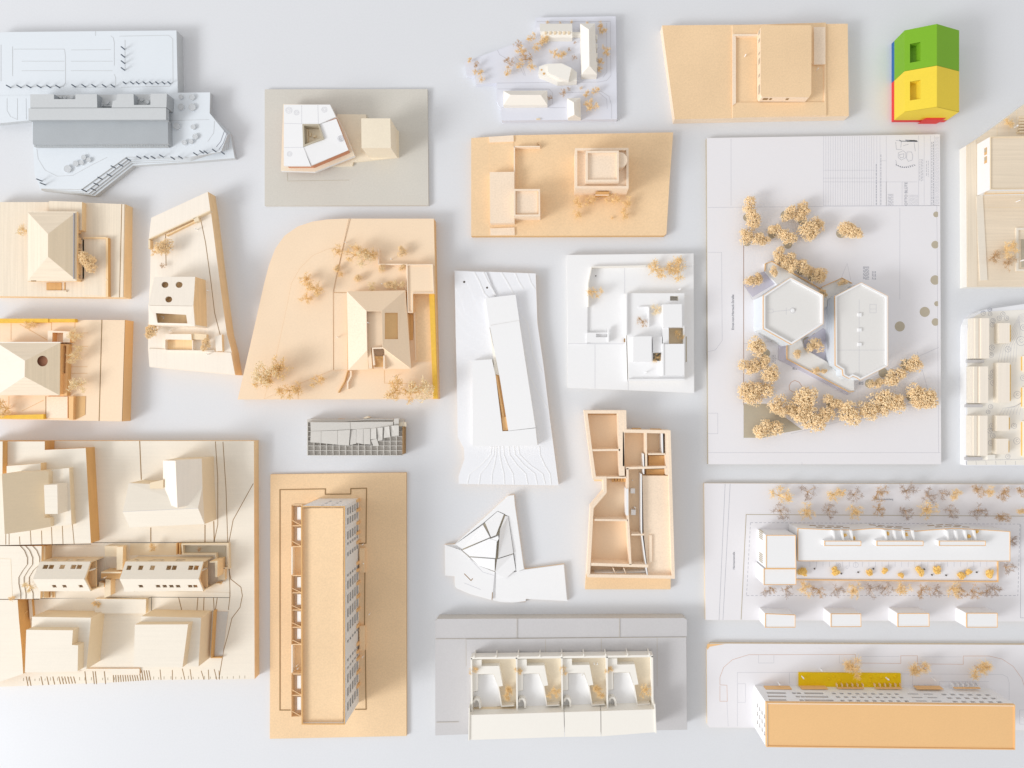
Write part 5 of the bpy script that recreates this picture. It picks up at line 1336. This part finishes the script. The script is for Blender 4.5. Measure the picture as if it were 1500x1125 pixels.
for xa in (640, 920, 1195):
    for j in range(2):
        for i in range(4):
            x0 = 810 + (1020 + (xa - 90 + i * 42 + j * 16) / 3.125 - 810) * (1 - .043)
            xv = (xa - 90 + i * 42 + j * 16); xe = xv + 9 * 3.125
            yl = []
            for xq in (xv, xe):
                for (pa, pb) in zip(ro[:9], ro[1:10]):
                    if pa[0] <= xq <= pb[0]: yl.append(572 + (690 + (pa[1] + (pb[1] - pa[1]) * (xq - pa[0]) / (pb[0] - pa[0])) / 3.125 - 572) * (1 - .043))
            b = B(); b.gprism([(x0, yl[0] - .35), (x0 + 9, yl[1] - .35), (x0 + 9, yl[1] + 1), (x0, yl[0] + 1)], 16 + j * 11, 19 + j * 11); part('slot_window', b, 'burnt', w)
for xa, xb, xs in [(587, 755, (628, 668, 710)), (826, 1040, (866, 908, 950, 992)), (1112, 1325, (1150, 1190, 1232, 1274))]:
    fr = P1('pergola', ('white', 'white'), [(xa, 320), (xb, 320), (xb, 343), (xa, 343)], 43, 52)
    part('pergola_edge', B().ring([(xa, 320), (xb, 320), (xb, 343), (xa, 343)], .7, 51, 52.5), 'mdf_or', fr)
    for x in xs: part('beam', B().bar((x, 272), (x + 6, 318), 2.2, 43, 49), 'white', fr)
for x, y in [(680, 293), (720, 306), (878, 285), (962, 293), (1284, 280), (1248, 300)]: tree('sponge', x, y, 11, 43, 5, 'bush')
tw = [(320, 294), (455, 294), (457, 446), (320, 446)]
w = P1('corner_tower', ('white', 'white'), tw, 6, 48); part('roof_edge', B().ring(inset(tw, -.7), .8, 47, 48.6), 'mdf_or', w)
xw, zt = 810 + (1020 + 320 / 3.125 - 810) * (1 - .048), 48
for (y0_, y1_) in [(275, 318), (380, 425)]:
    for i in range(5):
        ya_ = y0_ + (y1_ - y0_) * i / 5; yg0 = 572 + (690 + ya_ / 3.125 - 572) * (1 - .03); yg1 = yg0 + 1.5
        b = B(); b.gprism([(xw - .4, yg0), (xw + 1, yg0), (xw + 1, yg1), (xw - .4, yg1)], 16, 32); part('slot_window', b, 'taupe', w)
lo_ = [(310, 448), (457, 448), (457, 521), (310, 521)]
w = P1('tower_annexe', ('white', 'white'), lo_, 6, 44); part('roof_edge', B().ring(inset(lo_, -.7), .8, 43, 44.6), 'mdf_or', w)
for q in [[(316, 653), (453, 659), (453, 716), (316, 716)], [(617, 654), (754, 654), (755, 713), (617, 714)], [(923, 652), (1066, 652), (1067, 712), (923, 713)], [(1238, 651), (1379, 651), (1379, 716), (1238, 716)]]:
    w = P1('cube_house', ('white', 'white'), q, 6, 33); part('roof_edge', B().ring(inset(q, -.6), .7, 32, 33.6), 'mdf_or', w)
for x, y, r in [(495, 460, 30), (637, 464, 28), (792, 463, 20), (868, 456, 20), (944, 478, 18), (1030, 462, 28), (1102, 450, 25), (1250, 458, 20), (1222, 482, 22), (1342, 464, 28)]: tree('sponge', x, y, r, 12, 7, 'bush')
rowsT = [(385, 115, 52, 'golden'), (515, 98, 46, 'brown'), (635, 110, 48, 'golden'), (728, 110, 42, 'brown'), (838, 98, 48, 'brown'), (970, 95, 50, 'brown'), (1065, 115, 46, 'brown'), (1135, 105, 30, 'brown'), (1190, 105, 34, 'golden'), (1292, 85, 44, 'brown'), (1345, 95, 30, 'golden'), (1415, 105, 46, 'brown'), (1490, 92, 34, 'brown'),
         (388, 185, 46, 'brown'), (510, 183, 44, 'golden'), (612, 183, 42, 'brown'), (728, 183, 42, 'golden'), (838, 182, 38, 'brown'), (965, 185, 42, 'brown'), (1065, 180, 48, 'golden'), (1170, 185, 38, 'brown'), (1300, 182, 46, 'brown'), (1402, 210, 42, 'brown'), (1492, 185, 24, 'golden'),
         (1458, 322, 30, 'brown'), (1428, 445, 36, 'brown'),
         (320, 552, 26, 'brown'), (352, 540, 22, 'brown'), (415, 548, 36, 'brown'), (495, 545, 38, 'golden'), (562, 545, 42, 'brown'), (648, 545, 38, 'brown'), (728, 548, 42, 'golden'), (805, 545, 44, 'brown'), (872, 540, 38, 'brown'), (945, 540, 42, 'golden'), (1042, 550, 40, 'brown'), (1110, 548, 36, 'brown'), (1182, 545, 42, 'golden'), (1210, 560, 30, 'brown'), (1272, 552, 38, 'brown'), (1342, 555, 40, 'brown'), (1375, 545, 28, 'brown')]
for x, y, r, k in rowsT: tree('grey' if k == 'brown' and random.random() < .45 else k, x, y, r * .95, 6, 14, 'twig_tree')

# ================================================================ 23 orange roofed slab on white plan board, bottom right
view(1020, 920, 3.125)
model('block_model', 'long slab block with plain orange roof on white plan board, bottom right', 'model', 760, 300)
bb = P1('base_board', ('paper', 'veneer'), [(62, 71), (1750, 78), (1750, 470), (60, 455), (50, 440), (48, 95)], 0, 6)
P1('corner_core', 'mdf_or', [(50, 73), (130, 73), (62, 85), (50, 100)], 5.8, 6.2, parent=bb)
Z = 6
arc = [(108, 260), (108, 225), (125, 180), (165, 145), (240, 122), (728, 121), (728, 160), (936, 162), (936, 127), (1012, 127), (1012, 164), (1222, 166), (1222, 128), (1340, 128), (1400, 142), (1450, 175), (1490, 230), (1510, 290), (1515, 460)]
lines('plan_line', 'rosy', [arc, [(108, 260), (140, 262), (142, 335), (108, 335), (108, 265)]], .6, Z, bb, .12)
lines('plan_line', 'ink', [[(285, 124), (285, 160), (355, 160), (355, 124)], [(188, 450), (188, 203), (470, 203)], [(426, 205), (426, 255)], [(190, 255), (225, 255), (225, 340), (190, 340)], [(655, 125), (655, 160), (728, 160)], [(938, 210), (1400, 212), (1425, 225), (1432, 250), (1432, 330)], [(990, 215), (990, 260)], [(1112, 265), (1112, 245), (1340, 245)], [(140, 335), (146, 450)], [(1480, 375), (1520, 375), (1520, 440), (1480, 440), (1480, 375)], [(760, 130), (930, 130)], [(1030, 132), (1215, 132)]], .35, Z, bb, .1)
P1('yellow_garden', 'yel', [(470, 205), (936, 209), (938, 300), (470, 300)], 6, 9)
for x, y in [(607, 232), (630, 220), (655, 238), (745, 228), (750, 218), (800, 222), (795, 244), (845, 226), (880, 235), (910, 222)]:
    o = B()
    for i in range(3):
        for k in range(10):
            pass
    c = W((x, y), 9); n = 10
    for j in range(3):
        r0, z0_ = 2.2 * math.cos(j * .5), 2.0 * math.sin(j * .5); r1, z1_ = 2.2 * math.cos((j + 1) * .5), 2.0 * math.sin((j + 1) * .5)
        for k in range(n):
            a0, a1 = 6.2832 * k / n, 6.2832 * (k + 1) / n
            o.face([c + Vector((r0 * math.cos(a0), r0 * math.sin(a0), z0_)) * S, c + Vector((r0 * math.cos(a1), r0 * math.sin(a1), z0_)) * S, c + Vector((r1 * math.cos(a1), r1 * math.sin(a1), z1_)) * S, c + Vector((r1 * math.cos(a0), r1 * math.sin(a0), z1_)) * S])
    part('yellow_mound', o, 'yel')
ZT = 61
ro = [(320, 341), (1460, 352), (1460, 558), (321, 545)]
R = [W(p, ZT) for p in ro]; zb = 6
fl = lambda p, z: Vector((p.x, p.y, z * S))
back = [(.02, .10, .10, .28, 1), (.175, .265, .10, .28, 1)]
hol = []
for j, v in enumerate((.40, .60, .80)):
    hol.append((.03 - j * .006, .105 - j * .01 + .005, v, v + .085)); hol.append((.185 - j * .008, .265 + j * .008, v, v + .085))
    x = .30
    for x in ([.135, .155] + [.30 + i * .0325 for i in range(9)]):
        hol.append((x + j * .004, x + .017 + j * .004, v, v + .085))
    hol.append((.615, .66, v, v + .06)); hol.append((.68, .72, v, v + .06))
    for i in range(6): hol.append((.755 + i * .036 + j * .004, .775 + i * .036 + j * .004, v, v + .085))
fw = B(); fw.grid([fl(R[0], zb), fl(R[1], zb), fl(R[1], ZT), fl(R[0], ZT)], hol, 1.8, n=Vector((0, 1, 0))); part('window_wall', fw, 'white')
P1('core', 'mdf_edge', inset(ro, 18), 6, ZT - 3)
a0, a1 = R[0] - Vector((0, 1.9 * S, 0)), R[3]
fw = B(); fw.grid([fl(a0, zb), fl(a1, zb), fl(a1, ZT), fl(a0, ZT)], [(.30 + i * .2, .40 + i * .2, .2 + j * .2, .30 + j * .2) for i in range(3) for j in range(4)], 1.8, n=Vector((-1, 0, 0))); part('end_wall', fw, 'white')
s0, s1 = R[3] + Vector((1.9 * S, 0, 0)), R[2] - Vector((1.9 * S, 0, 0))
fw = B(); fw.grid([fl(s0, zb), fl(s1, zb), fl(s1, ZT - 4.2), fl(s0, ZT - 4.2)], [(.03 + i * .05, .06 + i * .05, .2 + j * .26, .36 + j * .26) for i in range(19) for j in range(3)], 1.8, n=Vector((0, -1, 0))); part('window_wall', fw, 'white')
s0, s1 = R[1] - Vector((0, 1.9 * S, 0)), R[2]
fw = B(); fw.grid([fl(s0, zb), fl(s1, zb), fl(s1, ZT - 4.2), fl(s0, ZT - 4.2)], [], 1.8, n=Vector((1, 0, 0))); part('end_wall', fw, 'white')
P1('side_panel', 'mdf_or', [(312, 360), (319, 362), (319, 460), (312, 455)], 6, 20)
rr_ = P1('roof_deck', 'mdf_or', inset(ro, 4), ZT - 4, ZT - .5); part('roof_rim', B().ring(ro, 1.2, ZT - 4, ZT + .8), 'mdf_or', rr_)
def yb_at(x): return 562.5 - R[0].y / S + 0
y0b = 562.5 - R[0].y / S
def xg(x): return 810 + (1020 + x / 3.125 - 810) * (1 - .022)
for xa, xb in [(320, 440), (485, 606), (1015, 1136)]:
    b = B(); b.gprism([(xg(xa), y0b - .8), (xg(xb), y0b - .8), (xg(xb), y0b), (xg(xa), y0b)], 9, 20); part('awning', b, 'mdf_or')
for xa, mm in [(655, 'mdf_peach'), (830, 'mdf_peach'), (1190, 'white')]:
    b = B(); b.gprism([(xg(xa), y0b - 1), (xg(xa + 120), y0b - 1), (xg(xa + 120), y0b), (xg(xa), y0b)], 14, 18); cn = part('canopy', b, 'mdf_or')
    for i in range(6):
        x = xg(xa + i * 24)
        b = B(); b.gprism([(x, y0b - 5), (x + .8, y0b - 5), (x + .8, y0b - 1), (x, y0b - 1)], 6, 14); part('canopy_fin', b, mm, cn)
for x, y, r in [(712, 182, 58), (1020, 188, 52), (1300, 190, 58)]: tree('dense', x, y, r, 6, 20, 'twig_tree', .75)
figure(565, 186, 6, 1.3); figure(374, 250, 6, 1.3); figure(482, 220, 9, 1.3); figure(868, 226, 9, 1.3); figure(1078, 228, 6, 1.3); figure(1495, 410, 6)
